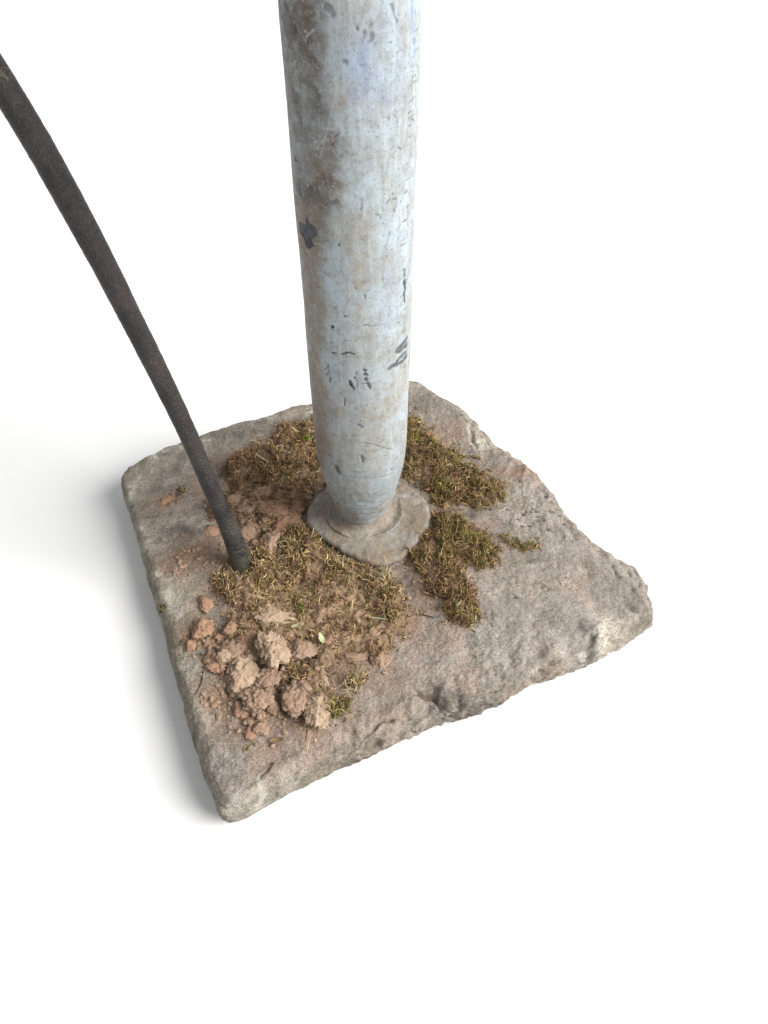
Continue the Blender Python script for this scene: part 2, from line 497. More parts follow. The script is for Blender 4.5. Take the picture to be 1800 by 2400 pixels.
    lich = blob([(270, 530, 45, 20, 1), (320, 500, 30, 16, 1), (125, 715, 26, 60, 1.1), (880, 315, 90, 18, 1), (540, 420, 60, 16, .8), (400, 470, 50, 14, .8), (1128, 265, 14, 10, 1), (210, 930, 24, 20, 1), (285, 1165, 22, 22, 1), (250, 1000, 110, 70, .55), (330, 900, 130, 60, .45), (330, 1330, 90, 60, .4), (470, 900, 60, 30, .4)], z1)
    lich = np.maximum(lich, blob([(650, 430, 70, 36, 1), (600, 370, 20, 30, .8), (1330, 1500, 80, 90, .95), (1400, 1450, 60, 60, .8), (1240, 1620, 60, 40, .6), (900, 1250, 200, 150, .25)], z2))
    lich = np.maximum(lich, blob([(600, 1165, 30, 26, 1), (1230, 980, 70, 22, .7), (480, 1290, 60, 40, .5), (320, 800, 70, 40, .45), (800, 1120, 120, 30, .4), (1480, 900, 60, 26, .5)], z3))
    dark = blob([(430, 935, 130, 30, .75), (370, 590, 40, 26, .55), (320, 525, 26, 14, .8), (420, 690, 70, 50, .45), (300, 700, 80, 26, .45), (750, 400, 260, 60, .55), (950, 330, 190, 45, .55), (600, 600, 80, 60, .4), (450, 760, 60, 30, .4), (520, 930, 60, 30, .5), (240, 850, 60, 30, .35), (560, 800, 60, 40, .6)], z1)
    dark = np.maximum(dark, blob([(1185, 1460, 36, 30, .55), (570, 832, 60, 22, .95), (1270, 1570, 24, 80, .85), (960, 1115, 60, 14, .6), (330, 230, 90, 70, .35), (620, 560, 50, 30, .5), (270, 1230, 90, 70, .65), (1455, 1540, 22, 16, .8), (1350, 1590, 60, 16, .7), (1560, 1330, 30, 40, .4), (1290, 1655, 30, 14, .9), (1160, 1100, 60, 50, .25), (420, 1480, 60, 40, .3)], z2))
    dark = np.maximum(dark, blob([(870, 1185, 150, 36, .85), (1100, 1075, 160, 26, .85), (1330, 960, 110, 22, .75), (1010, 1130, 120, 24, .7), (1560, 800, 90, 22, .6), (1640, 665, 70, 40, .75), (1440, 890, 24, 20, .8), (700, 1250, 90, 18, .6), (390, 1010, 60, 60, .4), (280, 850, 26, 30, .5), (1290, 730, 50, 40, .35), (720, 800, 60, 30, .6)], z3))
    dark = np.maximum(dark, sstep(.30, .8, pitd) * .95)
    dwx = X + .006 * fbm(p, 60, 4, 141); dwy = Y + .006 * fbm(p, 60, 4, 142); dwn = np.clip(.75 + .9 * fbm(p, 90, 3, 143), 0, 1)
    for pts, wd, k_ in ((((300, 655), (380, 695), (500, 705), (600, 690), (720, 645)), .009, .85), (((560, 650), (640, 600), (760, 560)), .010, .45), (((880, 540), (1000, 530), (1100, 490), (1160, 455)), .006, .95), (((1160, 340), (1150, 400)), .0042, .9), (((1320, 350), (1345, 360)), .004, .9), (((1370, 170), (1430, 215)), .004, .5),
                        (((110, 880), (150, 905)), .005, .8), (((-300, 1010), (-150, 960), (0, 905)), .006, .6), (((1060, 265), (1080, 275)), .008, .45), (((880, 60), (900, 78)), .003, .7), (((700, 170), (715, 120)), .006, .3), (((870, 230), (900, 235)), .006, .3)):
        q_ = [unproj(*zr(c), .046) for c in pts]
        dd_ = seg_dist(dwx, dwy, q_)
        dark = np.maximum(dark, k_ * np.exp(-(dd_ / wd) ** 2) * dwn)
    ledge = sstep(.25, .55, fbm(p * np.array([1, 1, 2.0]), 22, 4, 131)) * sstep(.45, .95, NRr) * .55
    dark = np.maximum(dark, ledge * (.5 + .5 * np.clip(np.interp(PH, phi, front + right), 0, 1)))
    dl = np.clip(np.interp(PH, phi, left + .7 * back), 0, 1)
    alg = np.exp(-(dist_rim / .030) ** 2) * dl * .9 + np.exp(-(dist_rim / .012) ** 2) * .45
    alg = np.maximum(alg, .62 * np.exp(-(dist_rim / .10) ** 2) * dl)
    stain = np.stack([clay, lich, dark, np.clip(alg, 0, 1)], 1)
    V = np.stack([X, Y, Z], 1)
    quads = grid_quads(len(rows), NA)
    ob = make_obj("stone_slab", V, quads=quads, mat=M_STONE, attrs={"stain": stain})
    tag(ob, "square weathered grey-brown sandstone slab with chipped worn edges", "stone slab", kind="thing")
    return ob
build_slab()

# ------------------------------------------------------------------ lead pipe
PXY = (-.037 * H, .894 * H)
LEAN = (.0046, 0.0)                      # sideways lean per metre of height
RP = .0717 * H
def build_pipe():
    root = bpy.data.objects.new("lead_pipe", None); col.objects.link(root)
    root.location = (PXY[0], PXY[1], T)
    tag(root, "upright weathered grey lead pump pipe with splayed foot standing on the slab", "lead pipe")
    prof_h = np.array([.010, .020, .028, .045, .070, .098, .125, .151, .180, .213, .30, 2.0]) * H
    prof_r = np.array([.0440, .0428, .0428, .0465, .0535, .0594, .0652, .0690, .0711, .0717, .0717, .0717]) * H
    hs = np.concatenate([np.arange(.010 * H, .70, .00105), np.linspace(.705, 1.25, 40)])
    NA = 330
    phi = np.linspace(-math.pi, math.pi, NA, endpoint=False)
    r = np.interp(hs, prof_h, prof_r)
    k = np.ones(15) / 15; r[7:400] = np.convolve(r, k, 'same')[7:400]
    PHI, HH = np.meshgrid(phi, hs); RR = np.repeat(r[:, None], NA, 1)
    a = PHI.ravel(); h = HH.ravel(); rr = RR.ravel()
    x = rr * np.cos(a); y = rr * np.sin(a)
    p = P3(x, y, h)
    lowfade = np.exp(-((h - .06) / .05) ** 2)
    d = .0009 * fbm(p, 9, 2, 7) + .00022 * fbm(p, 60, 3, 8) + lowfade * (.0010 * fbm(p, 30, 3, 12) + .0006 * fbm(p * np.array([1, 1, 3.0]), 45, 3, 13))
    # turned rings at the neck
    d += -.0007 * np.exp(-((h - .028 - .002 * np.sin(a)) / .0016) ** 2) - .0005 * np.exp(-((h - .038 - .003 * np.sin(a + 1)) / .0012) ** 2)
    # ---- painted wear in (arc, height)
    CA = np.array([0, 0, CAMZ])
    def hit(px, py):
        """photo pixel -> (arc, height) on the pipe"""
        u, v = px - 900.0, py - 1200.0
        D = np.array([u, -v * SP + FPX * CP, -v * CP - FPX * SP])
        hh = .35
        for _ in range(4):
            rad = float(np.interp(hh, hs, r)); ox = -PXY[0] - LEAN[0] * hh; oy = -PXY[1]
            A = D[0] ** 2 + D[1] ** 2; Bq = D[0] * ox + D[1] * oy; C = ox * ox + oy * oy - rad * rad
            disc = Bq * Bq - A * C
            t = (-Bq - math.sqrt(disc)) / A if disc > 0 else -Bq / A
            hh = H + D[2] * t
        qx, qy = ox + D[0] * t, oy + D[1] * t
        al = math.atan2(qy, qx)
        if al > math.pi / 2: al -= 2 * math.pi
        return al * RP, hh
    arc = np.where(a > math.pi / 2, a - 2 * math.pi, a) * RP      # front of the pipe is at -pi/2
    n1 = fbm(p, 70, 4, 201); n2 = fbm(p, 70, 4, 202); n3 = fbm(p, 190, 3, 203); n4 = fbm(p, 190, 3, 204)
    wa, wh = arc + .0045 * n1, h + .006 * n2
    fa, fh = arc + .0009 * n3 + .0006 * n1, h + .0012 * n4 + .0006 * n2
    def polym(pts, conv, soft, coarse=True):
        q = [hit(*conv(c)) for c in pts]
        s = poly_sdf(wa if coarse else fa, wh if coarse else fh, q)
        return sstep(-soft, soft, s)
    def stroke(pts, conv, wpx, soft=.0006, ragged=True):
        q = [hit(*conv(c)) for c in pts]
        w = wpx * .2712 * .00046
        qa = np.array(q); lo = qa.min(0) - w - soft - .004; hi = qa.max(0) + w + soft + .004
        sel = np.nonzero((arc > lo[0]) & (arc < hi[0]) & (h > lo[1]) & (h < hi[1]))[0]
        o_ = np.zeros(len(h))
        if len(sel):
            d_ = seg_dist((fa if ragged else arc)[sel], (fh if ragged else h)[sel], q)
            o_[sel] = 1 - sstep(max(w - soft, 0), w + soft, d_)
        return o_
    L = lambda yy: (60, yy)
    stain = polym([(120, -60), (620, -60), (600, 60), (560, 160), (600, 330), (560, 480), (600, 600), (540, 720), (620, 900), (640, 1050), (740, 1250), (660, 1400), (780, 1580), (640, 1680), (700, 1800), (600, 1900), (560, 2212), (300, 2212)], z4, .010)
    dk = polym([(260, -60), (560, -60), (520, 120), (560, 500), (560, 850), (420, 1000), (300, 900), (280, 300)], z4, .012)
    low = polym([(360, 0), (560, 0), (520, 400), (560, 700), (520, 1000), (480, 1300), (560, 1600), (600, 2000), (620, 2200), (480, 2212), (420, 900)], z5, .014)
    stain = np.clip(stain * .85 + dk * .42 + low * .62, 0, 1)  # brown patina, strengthened on the left to carry some painted shade
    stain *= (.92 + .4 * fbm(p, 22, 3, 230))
    # the hidden back of the pipe carries the same patina
    backside = sstep(.3, 1.2, np.abs(np.where(a > math.pi / 2, a - 2 * math.pi, a) + math.pi * .5) - 1.2)
    stain = np.maximum(stain, .55 * backside * (.5 + fbm(p, 20, 3, 231)))
    ochre = np.zeros(len(h))
    for (cx, cy, rx, ry, w, cv) in ((880, 440, 90, 200, .8, z5), (880, 590, 60, 70, .9, z5), (590, 850, 60, 130, .9, z5), (560, 1500, 90, 180, .7, z5), (700, 1700, 120, 180, .7, z5),
            (560, 1900, 100, 170, .8, z5), (1000, 1690, 60, 60, .7, z5), (840, 2080, 110, 70, .8, z5), (950, 1150, 120, 300, .35, z5), (900, 850, 70, 200, .45, z5), (1200, 1550, 26, 200, .55, z5),
            (660, 260, 60, 50, 1, z6), (720, 330, 80, 60, .7, z6), (470, 540, 60, 40, 1, z6), (420, 250, 60, 100, .6, z6),
            (560, 1560, 130, 200, 1, z4), (680, 1620, 90, 120, .7, z4), (780, 870, 60, 60, .6, z4), (1270, 400, 26, 200, .6, z4), (900, 2000, 140, 160, .5, z4), (1030, 1835, 14, 14, 1, z4), (1380, 1300, 30, 500, .35, z4)):
        q0, q1 = hit(*cv((cx, cy))); s_ = .2712 * .00040
        ochre = np.maximum(ochre, w * np.exp(-(((wa - q0) / (rx * s_)) ** 2 + ((wh - q1) / (ry * s_)) ** 2)))
    ochre = np.maximum(ochre, .36 * (1 - sstep(.22, .42, h)) * np.clip(.75 + 1.2 * fbm(p, 14, 3, 240), 0, 1.6))
    blue = np.zeros(len(h))
    for (cx, cy, rx, ry, w, cv) in ((900, 520, 130, 160, .8, z4), (850, 620, 60, 60, .9, z4), (980, 720, 160, 160, .55, z4), (840, 820, 60, 40, .8, z4), (1120, 800, 60, 120, .5, z4), (1250, 600, 120, 300, .3, z4), (1150, 300, 160, 160, .3, z4),
            (1160, 650, 60, 200, .5, z5), (1140, 900, 90, 160, .35, z5), (900, 1500, 60, 160, .35, z5), (680, 1400, 70, 120, .3, z5), (890, 1840, 40, 30, .7, z5), (650, 1750, 40, 160, .4, z5), (970, 680, 40, 60, .5, z6), (1060, 150, 30, 200, .5, z6)):
        q0, q1 = hit(*cv((cx, cy))); s_ = .2712 * .00040
        blue = np.maximum(blue, w * np.exp(-(((wa - q0) / (rx * s_)) ** 2 + ((wh - q1) / (ry * s_)) ** 2)))
    for pts, w in ((((1355, -20), (1352, 60), (1350, 170)), 16), (((1360, 210), (1370, 480)), 14)):
        blue = np.maximum(blue, stroke(pts, z4, w, .0012))
    chip = polym([(376, 70), (412, 92), (432, 92), (430, 40), (448, 36), (466, 92), (500, 105), (528, 140), (527, 200), (496, 216), (482, 224), (505, 285), (458, 306), (432, 280), (412, 225), (384, 160)], z5, .0005, False)
    for pts, w in ((((1215, 1185), (1255, 1140), (1300, 1085)), 26), (((1235, 1200), (1300, 1130)), 20), (((1150, 1335), (1200, 1300), (1240, 1250), (1290, 1205)), 22), (((1200, 1320), (1260, 1285), (1300, 1230)), 20)):
        m = stroke(pts, z5, w, .0012) * (.70 + .25 * np.clip(n3 + .4, 0, 1))
        chip = np.maximum(chip, m)
    for pts, w, s_ in ((((1290, 490), (1285, 540)), 10, 1), (((1284, 590), (1290, 650), (1280, 700)), 14, 1), (((1280, 700), (1285, 775)), 9, 1),
            (((930, 1350), (945, 1355)), 14, .9), (((940, 1385), (948, 1390)), 18, .85), (((944, 1425), (952, 1440)), 14, .8), (((962, 1465), (985, 1510)), 12, .8),
            (((808, 1452), (822, 1490), (842, 1515)), 13, 1), (((848, 1415), (852, 1425)), 8, 1), (((738, 1218), (775, 1206), (842, 1209)), 8, 1), (((660, 1200), (685, 1212)), 8, .9),
            (((658, 980), (668, 985)), 9, 1), (((762, 900), (776, 893)), 7, .8), (((630, 1315), (600, 1350)), 5, .9), (((635, 1360), (615, 1392)), 5, .9), (((650, 1430), (640, 1460)), 6, .9), (((640, 1400), (648, 1460)), 4, .8),
            (((764, 1598), (765, 1660)), 5, 1), (((868, 1370), (872, 1385)), 3, 1), (((870, 1440), (872, 1500)), 3, .8),
            (((1240, 940), (1230, 950)), 9, .6), (((855, 640), (862, 650)), 5, .8), (((550, 630), (556, 640)), 8, .6), (((710, 265), (712, 275)), 9, .8), (((880, 1830), (905, 1850)), 16, .45), (((910, 2100), (920, 2150)), 10, .7)):
        chip = np.maximum(chip, s_ * stroke(pts, z5, w))
    for pts, w, s_ in ((((508, 345), (530, 400)), 22, .75), (((985, 370), (987, 373)), 6, 1), (((726, 255), (740, 285)), 9, .8)):
        chip = np.maximum(chip, s_ * stroke(pts, z6, w, .001))
    for pts, w, s_ in ((((620, 60), (660, 110)), 26, .5), (((340, 225), (350, 290)), 18, .6), (((250, 20), (270, 60)), 22, .5), (((1000, 300), (985, 350)), 14, .5), (((930, 270), (925, 320)), 8, .5), (((870, 225), (872, 240)), 10, .6), (((995, 205), (990, 220)), 12, .5), (((1165, 40), (1190, 130), (1220, 190)), 5, .6), (((760, 530), (775, 540)), 12, .5), (((1130, 1015), (1145, 1040)), 6, .5), (((910, 1760), (905, 1810)), 8, .5), (((1180, 1670), (1182, 1675)), 6, .9), (((340, 1370), (345, 1375)), 12, .8), (((660, 1750), (690, 1740)), 18, .5), (((1160, 2010), (1120, 2120)), 9, .3)):
        chip = np.maximum(chip, s_ * stroke(pts, z4, w, .0008))
    rnd = random.Random(11)
    # row of small slanting tool ticks down the right side
    for i in range(46):
        t = (i + rnd.uniform(-.6, .6)) / 45
        yy = 270 + t * 2900
        xx = 1395 - 125 * min(1, yy / 2300) + rnd.uniform(-16, 16)
        ln = rnd.uniform(14, 30)
        if hit(*z4((xx + ln, yy)))[0] is None: continue
        chip = np.maximum(chip, rnd.uniform(.25, .8) * stroke([(xx - ln * .6, yy + ln * .5), (xx + ln * .6, yy - ln * .4)], z4, rnd.uniform(2.5, 4.5), .0005, False))
    # random knocks: little crescent dents
    scr = np.zeros(len(h)); pale = np.zeros(len(h))
    for i in range(150):
        ca_ = rnd.uniform(-math.pi * .98, -.02) * RP; ch = rnd.uniform(.04, .66)
        an = rnd.uniform(0, math.pi); ln = rnd.uniform(.0012, .0045)
        q = [(ca_ - ln * math.cos(an), ch - ln * math.sin(an)), (ca_ + .3 * ln, ch + .2 * ln), (ca_ + ln * math.cos(an), ch + ln * math.sin(an))]
        sel = (np.abs(arc - ca_) < .01) & (np.abs(h - ch) < .01)
        dd = seg_dist(arc[sel], h[sel], q)
        m = (1 - sstep(.0003, .0009, dd)) * rnd.uniform(.3, .8)
        (pale if rnd.random() < .55 else scr)[sel] += m
    for pts in (((680, 830), (650, 960), (610, 1150), (550, 1370)), ((600, 1180), (520, 1300)), ((640, 1240), (680, 1330)), ((560, 1100), (700, 1130))):
        pale = np.maximum(pale, .6 * stroke(pts, z4, 2.5, .0005, False))
    for pts in (((620, 1150), (700, 1140), (780, 1160)), ((560, 1270), (800, 1250), (1000, 1270))):
        pale = np.maximum(pale, .5 * stroke(pts, z5, 3, .0006, False))
    scr = np.maximum(scr, stroke(((740, 145), (830, 155), (920, 185), (990, 198)), z6, 3.0, .0004, False) * .9)
    scr = np.maximum(scr, stroke(((540, 410), (780, 440), (1000, 400)), z6, 3.0, .0006) * .5)
    for (cx, cy) in ((660, 600), (690, 670), (760, 595), (500, 500), (800, 560), (850, 600), (560, 640), (720, 720), (620, 560)):
        pale = np.maximum(pale, stroke(((cx - 10, cy), (cx + 14, cy + 4)), z6, 9, .0008))
    tarn = np.clip(np.exp(-((h - .022) / .014) ** 2) * (.7 + .8 * n1), 0, 1)
    tarn = np.maximum(tarn, .6 * np.exp(-((h - .045) / .02) ** 2) * np.clip(n2 * 1.5 + .2, 0, 1))
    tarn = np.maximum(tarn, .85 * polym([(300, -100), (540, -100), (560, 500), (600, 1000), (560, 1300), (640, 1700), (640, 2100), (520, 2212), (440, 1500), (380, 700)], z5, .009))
    d = d - .0007 * np.clip(chip, 0, 1) - .0004 * np.clip(scr, 0, 1)
    V = np.stack([(rr + d) * np.cos(a) + LEAN[0] * h, (rr + d) * np.sin(a), h], 1)
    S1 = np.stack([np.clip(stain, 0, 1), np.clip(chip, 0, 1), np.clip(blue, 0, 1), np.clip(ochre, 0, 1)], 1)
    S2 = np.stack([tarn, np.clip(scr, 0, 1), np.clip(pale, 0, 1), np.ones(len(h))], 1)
    quads = grid_quads(len(hs), NA)
    n0 = len(V)
    V = np.vstack([V, [[LEAN[0] * hs[-1], 0, hs[-1]]]]); S1 = np.vstack([S1, [[0] * 4]]); S2 = np.vstack([S2, [[0] * 4]])
    lastr = (len(hs) - 1) * NA
    tris = [(lastr + i, lastr + (i + 1) % NA, n0) for i in range(NA)]
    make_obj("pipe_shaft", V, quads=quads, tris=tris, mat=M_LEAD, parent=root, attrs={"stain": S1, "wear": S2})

    # --- splayed foot flange
    ol = [(300, 640), (262, 715), (243, 780), (252, 850), (325, 905), (430, 1000), (540, 1070), (680, 1140), (780, 1186), (870, 1196), (960, 1186), (1060, 1150), (1160, 1070), (1230, 960), (1300, 880), (1326, 790), (1320, 700), (1270, 620), (1200, 565), (1120, 505), (1040, 468), (900, 436), (700, 432), (500, 470), (380, 550)]
    pts = np.array([unproj(*z6(c), T + .009) for c in ol]) - np.array(PXY)
    P = np.vstack([pts, pts[:1]]); dn = []
    for u, w in zip(P[:-1], P[1:]):
        for k_ in range(10): dn.append(u + (w - u) * k_ / 10)
    dn = np.array(dn)
    for ax in (0, 1):
        dn[:, ax] = np.convolve(np.concatenate([dn[-5:, ax], dn[:, ax], dn[:5, ax]]), np.ones(11) / 11, 'valid')
    an = np.arctan2(dn[:, 1], dn[:, 0]); rd = np.hypot(dn[:, 0], dn[:, 1]); o = np.argsort(an)
    NF = 300
    ph = np.linspace(-math.pi, math.pi, NF, endpoint=False)
    RF = np.interp(ph, an[o], rd[o], period=2 * math.pi)
    rimp = P3(RF * np.cos(ph), RF * np.sin(ph))
    RF = RF + .0015 * fbm(rimp, 60, 3, 301)
    def flange(name, Rout, r0, zprof, seed, lift, parent, thick, attr):
        rows = []
        NRg = 60
        for q in np.linspace(0, 1, NRg):
            rq = r0 + (Rout - r0 - thick * .5) * q
            rows.append((rq, zprof(rq, ph) + lift))
        zed = rows[-1][1]
        for q in np.linspace(0, 1, 10)[1:]:
            th = q * math.pi
            rows.append((Rout - thick * .5 + thick * .5 * math.sin(th), zed - thick * .5 * (1 - math.cos(th))))
        rows.append((np.full(NF, r0), zed * 0 - .001))
        rF = np.array([np.broadcast_to(x[0], (NF,)) for x in rows]); zF = np.array([np.broadcast_to(x[1], (NF,)) for x in rows])
        X = (rF * np.cos(ph)).ravel(); Y = (rF * np.sin(ph)).ravel(); Z = zF.ravel()
        p_ = P3(X, Y, Z)
        Z = Z + .0016 * fbm(p_, 26, 4, seed) + .0007 * fbm(p_, 110, 3, seed + 1)
        S1, S2 = attr(X, Y, p_)
        return make_obj(name, np.stack([X, Y, Z], 1), quads=grid_quads(len(rows), NF), mat=M_FOOT, parent=parent, attrs={"stain": S1, "wear": S2})
    def plan(conv, c): 
        q = unproj(*conv(c), T + .010); return q[0] - PXY[0], q[1] - PXY[1]
    def fattr(X, Y, p_):
        w1 = X + .005 * fbm(p_, 40, 3, 311); w2 = Y + .005 * fbm(p_, 40, 3, 312)
        def bl(lst):
            o_ = np.zeros(len(X))
            for cx, cy, rx, ry, w in lst:
                a0, b0 = plan(z6, (cx, cy)); s_ = .2712 * .00060
                o_ = np.maximum(o_, w * np.exp(-(((w1 - a0) / (rx * s_)) ** 2 + ((w2 - b0) / (ry * s_ * 1.5)) ** 2)))
            return o_
        tn = .80 + .6 * fbm(p_, 24, 4, 313)
        st = bl([(1180, 850, 110, 130, 1.0), (1230, 700, 60, 70, .7), (380, 720, 130, 90, .4), (700, 1080, 160, 40, .4), (1120, 1060, 40, 40, .7), (420, 560, 80, 60, .6), (1060, 480, 60, 30, .5)])
        oc = bl([(950, 1130, 200, 80, 1.2), (800, 1150, 160, 70, 1.2), (560, 930, 140, 80, .6), (420, 700, 90, 60, .5), (1150, 1040, 60, 60, .8), (700, 1000, 130, 60, .6), (870, 1020, 120, 60, .7), (680, 870, 130, 60, .8), (820, 900, 130, 60, .8), (1290, 760, 50, 90, .6)])
        bu = bl([(380, 910, 60, 40, .5), (1000, 690, 40, 90, .4)])
        pl = bl([(350, 640, 30, 30, .7), (1110, 620, 50, 30, .6), (1300, 740, 20, 30, .7), (1190, 660, 40, 26, .5), (800, 930, 60, 30, .4), (980, 870, 40, 30, .4)])
        one = np.ones(len(X))
        return np.stack([st, 0 * one, bu, oc], 1), np.stack([np.clip(tn, 0, 1), 0 * one, pl, one], 1)
    base = flange("foot_flange", RF, .030, lambda rq, f: .0135 + .003 * np.exp(-np.maximum(rq - .045, 0) / .012) - .0015 * (rq / RF) ** 3, 321, 0.0, root, .0110, fattr)
    # lead wiped joint lapping the flange; its edge lifts on the right, runs flush on the left
    jo = [(1076, 700), (1082, 770), (1066, 850), (1030, 900), (955, 945), (860, 972), (740, 995), (620, 985), (520, 930), (440, 850), (410, 760), (420, 660), (480, 590), (650, 540), (850, 530), (1000, 560), (1050, 620)]
    pj = np.array([plan(z6, c) for c in jo])
    aj = np.arctan2(pj[:, 1], pj[:, 0]); rj = np.hypot(pj[:, 0], pj[:, 1]); o = np.argsort(aj)
    RJ = np.interp(ph, aj[o], rj[o], period=2 * math.pi)
    RJ = np.convolve(np.concatenate([RJ[-6:], RJ, RJ[:6]]), np.ones(13) / 13, 'valid')
    RJ = RJ + .0010 * fbm(P3(RJ * np.cos(ph), RJ * np.sin(ph)), 60, 3, 331)
    lift = .0036 * np.exp(-((ph - (-.55)) / .75) ** 2)
    def zj(rq, f):
        q = (rq - .0335) / (RJ - .0335)
        return .0150 + .019 * np.clip(1 - q, 0, 1) ** 4.5 + (lift + .0008) * np.clip(q, 0, 1) ** 2
    flange("wiped_joint", RJ, .0335, zj, 341, 0.0, base, .0030, fattr)
    return root
build_pipe()

# ------------------------------------------------------------------ iron handle
def build_handle():
    px = [(565, 1324), (557, 1290), (532, 1225), (495, 1144), (461, 1063), (424, 981), (384, 898), (342, 814), (301, 733), (260, 651), (217, 569), (173, 488), (129, 407), (83, 325), (41, 256), (0, 189)]
    wid = [47, 48, 42.5, 40.5, 41.5, 45, 48, 51.5, 54.5, 57.5, 61, 64.5, 66.5, 68, 69, 70]
    n = len(px); C = []; Rr = []
    for i, ((x, y), w) in enumerate(zip(px, wid)):
        s = (1324 - y) / (1324 - 189)
        yy = (.786 + .17 * s) * H
        q = at_depth(x, y, yy); depth = yy * CP + (CAMZ - q[2]) * SP
        C.append(q); Rr.append(w * .5 * depth / FPX)
    C[0][2] = max(C[0][2], T + .004)
    dz = Rr[0]
    # out of frame the lever bends up and back to the head of the pipe
    top = C[-1]; dirv = C[-1] - C[-3]; dirv /= np.linalg.norm(dirv)
    ext = [top + dirv * .06, top + dirv * .13 + np.array([.012, 0, .03]), np.array([top[0] - .03, PXY[1] + .03, top[2] + .30]), np.array([-.30, PXY[1], 1.06]), np.array([-.16, PXY[1], 1.14]), np.array([PXY[0] - .02, PXY[1], 1.16])]
    C = C + ext; Rr = Rr + [Rr[-1]] * len(ext)
    C = np.array(C); Rr = np.array(Rr)
    # catmull-rom
    def cr(Pn, m):
        Pn = np.asarray(Pn, float); Q = np.concatenate([[2 * Pn[0] - Pn[1]], Pn, [2 * Pn[-1] - Pn[-2]]]); out = []
        for i in range(1, len(Q) - 2):
            for t in np.linspace(0, 1, m, endpoint=False):
                a, b, c, d = Q[i - 1], Q[i], Q[i + 1], Q[i + 2]
                out.append(.5 * ((2 * b) + (-a + c) * t + (2 * a - 5 * b + 4 * c - d) * t * t + (-a + 3 * b - 3 * c + d) * t ** 3))
        out.append(Pn[-1]); return np.array(out)
    ctr = cr(C, 30); rad = cr(Rr[:, None], 30)[:, 0]
    for _ in range(220):                                   # fair the line
        ctr[1:-1] = .25 * ctr[:-2] + .5 * ctr[1:-1] + .25 * ctr[2:]; rad[1:-1] = .25 * rad[:-2] + .5 * rad[1:-1] + .25 * rad[2:]
    NA = 72
    tan = np.gradient(ctr, axis=0); tan /= np.linalg.norm(tan, axis=1)[:, None]
    side = np.cross(tan, [0, 1, 0]); side /= np.linalg.norm(side, axis=1)[:, None]
    bi = np.cross(side, tan)
    ph = np.linspace(0, 2 * math.pi, NA, endpoint=False)
    # blunt rounded tip
    tip = []
    for q in np.linspace(0, 1, 9)[:-1]:
        th = q * math.pi / 2
        tip.append((ctr[0] - tan[0] * (.009 * (math.cos(th)) ** .9), rad[0] * max(math.sin(th) ** .55, .02), side[0], bi[0]))
    cen = np.vstack([np.array([t[0] for t in tip]), ctr]); rds = np.concatenate([[t[1] for t in tip], rad])
    sd = np.vstack([np.array([t[2] for t in tip]), side]); bb = np.vstack([np.array([t[3] for t in tip]), bi])
    V = (cen[:, None, :] + rds[:, None, None] * (np.cos(ph)[None, :, None] * sd[:, None, :] + np.sin(ph)[None, :, None] * bb[:, None, :])).reshape(-1, 3)
    nrm = (np.cos(ph)[None, :, None] * sd[:, None, :] + np.sin(ph)[None, :, None] * bb[:, None, :]).reshape(-1, 3)
    V = V + nrm * (.00025 * fbm(V, 45, 2, 401) + .00025 * fbm(V, 170, 3, 402))[:, None]
    V[:, 2] = np.maximum(V[:, 2], T - .004)
    quads = grid_quads(len(cen), NA)
    hgt = V[:, 2] - T
    rust = np.clip(.5 * np.exp(-(hgt / .05) ** 2) + .9 * fbm(V, 16, 3, 411), 0, 1)
    green = np.exp(-(hgt / .09) ** 2) * .75 + .35 * np.clip(fbm(V, 9, 2, 412), 0, 1)
    pale = .35 * np.exp(-((hgt - .035) / .02) ** 2) * np.clip(fbm(V, 40, 3, 413) * 2, 0, 1) + np.clip((hgt - .5) / .1, 0, 1) * np.clip(fbm(V, 30, 3, 414) * 1.6, 0, 1)
    n0 = len(V)
    V = np.vstack([V, cen[0], cen[-1]])
    tris = [(n0, (i + 1) % NA, i) for i in range(NA)] + [(n0 + 1, (len(cen) - 1) * NA + i, (len(cen) - 1) * NA + (i + 1) % NA) for i in range(NA)]
    S = np.stack([rust, green, np.clip(pale, 0, 1), np.ones(n0)], 1); S = np.vstack([S, S[:2]])
    o = make_obj("pump_handle", V, quads=quads, tris=tris, mat=M_IRON, attrs={"stain": S})
    tag(o, "dark curved hammered iron pump handle with its blunt tip at the slab", "pump handle")
build_handle()

# ------------------------------------------------------------------ soil and moss mats
MATS = []          # (sdf function, height function) to stand other things on
def ground(x, y):
    x = np.atleast_1d(np.asarray(x, float)); y = np.atleast_1d(np.asarray(y, float))
    z = ztop(x, y)
    d = poly_sdf(x, y, OUT)
    z = z - .030 * (1 - np.sqrt(np.clip(1 - (1 - np.clip(d / .018, 0, 1)) ** 2, 0, 1)))
    for f in MATS: z = np.maximum(z, f(x, y))
    return z

GOLD, RED, DARK, OLIVE, GREEN, STRAW, TAN = (.350, .235, .110), (.255, .146, .080), (.075, .047, .028), (.180, .148, .044), (.145, .165, .034), (.50, .41, .24), (.33, .225, .125)

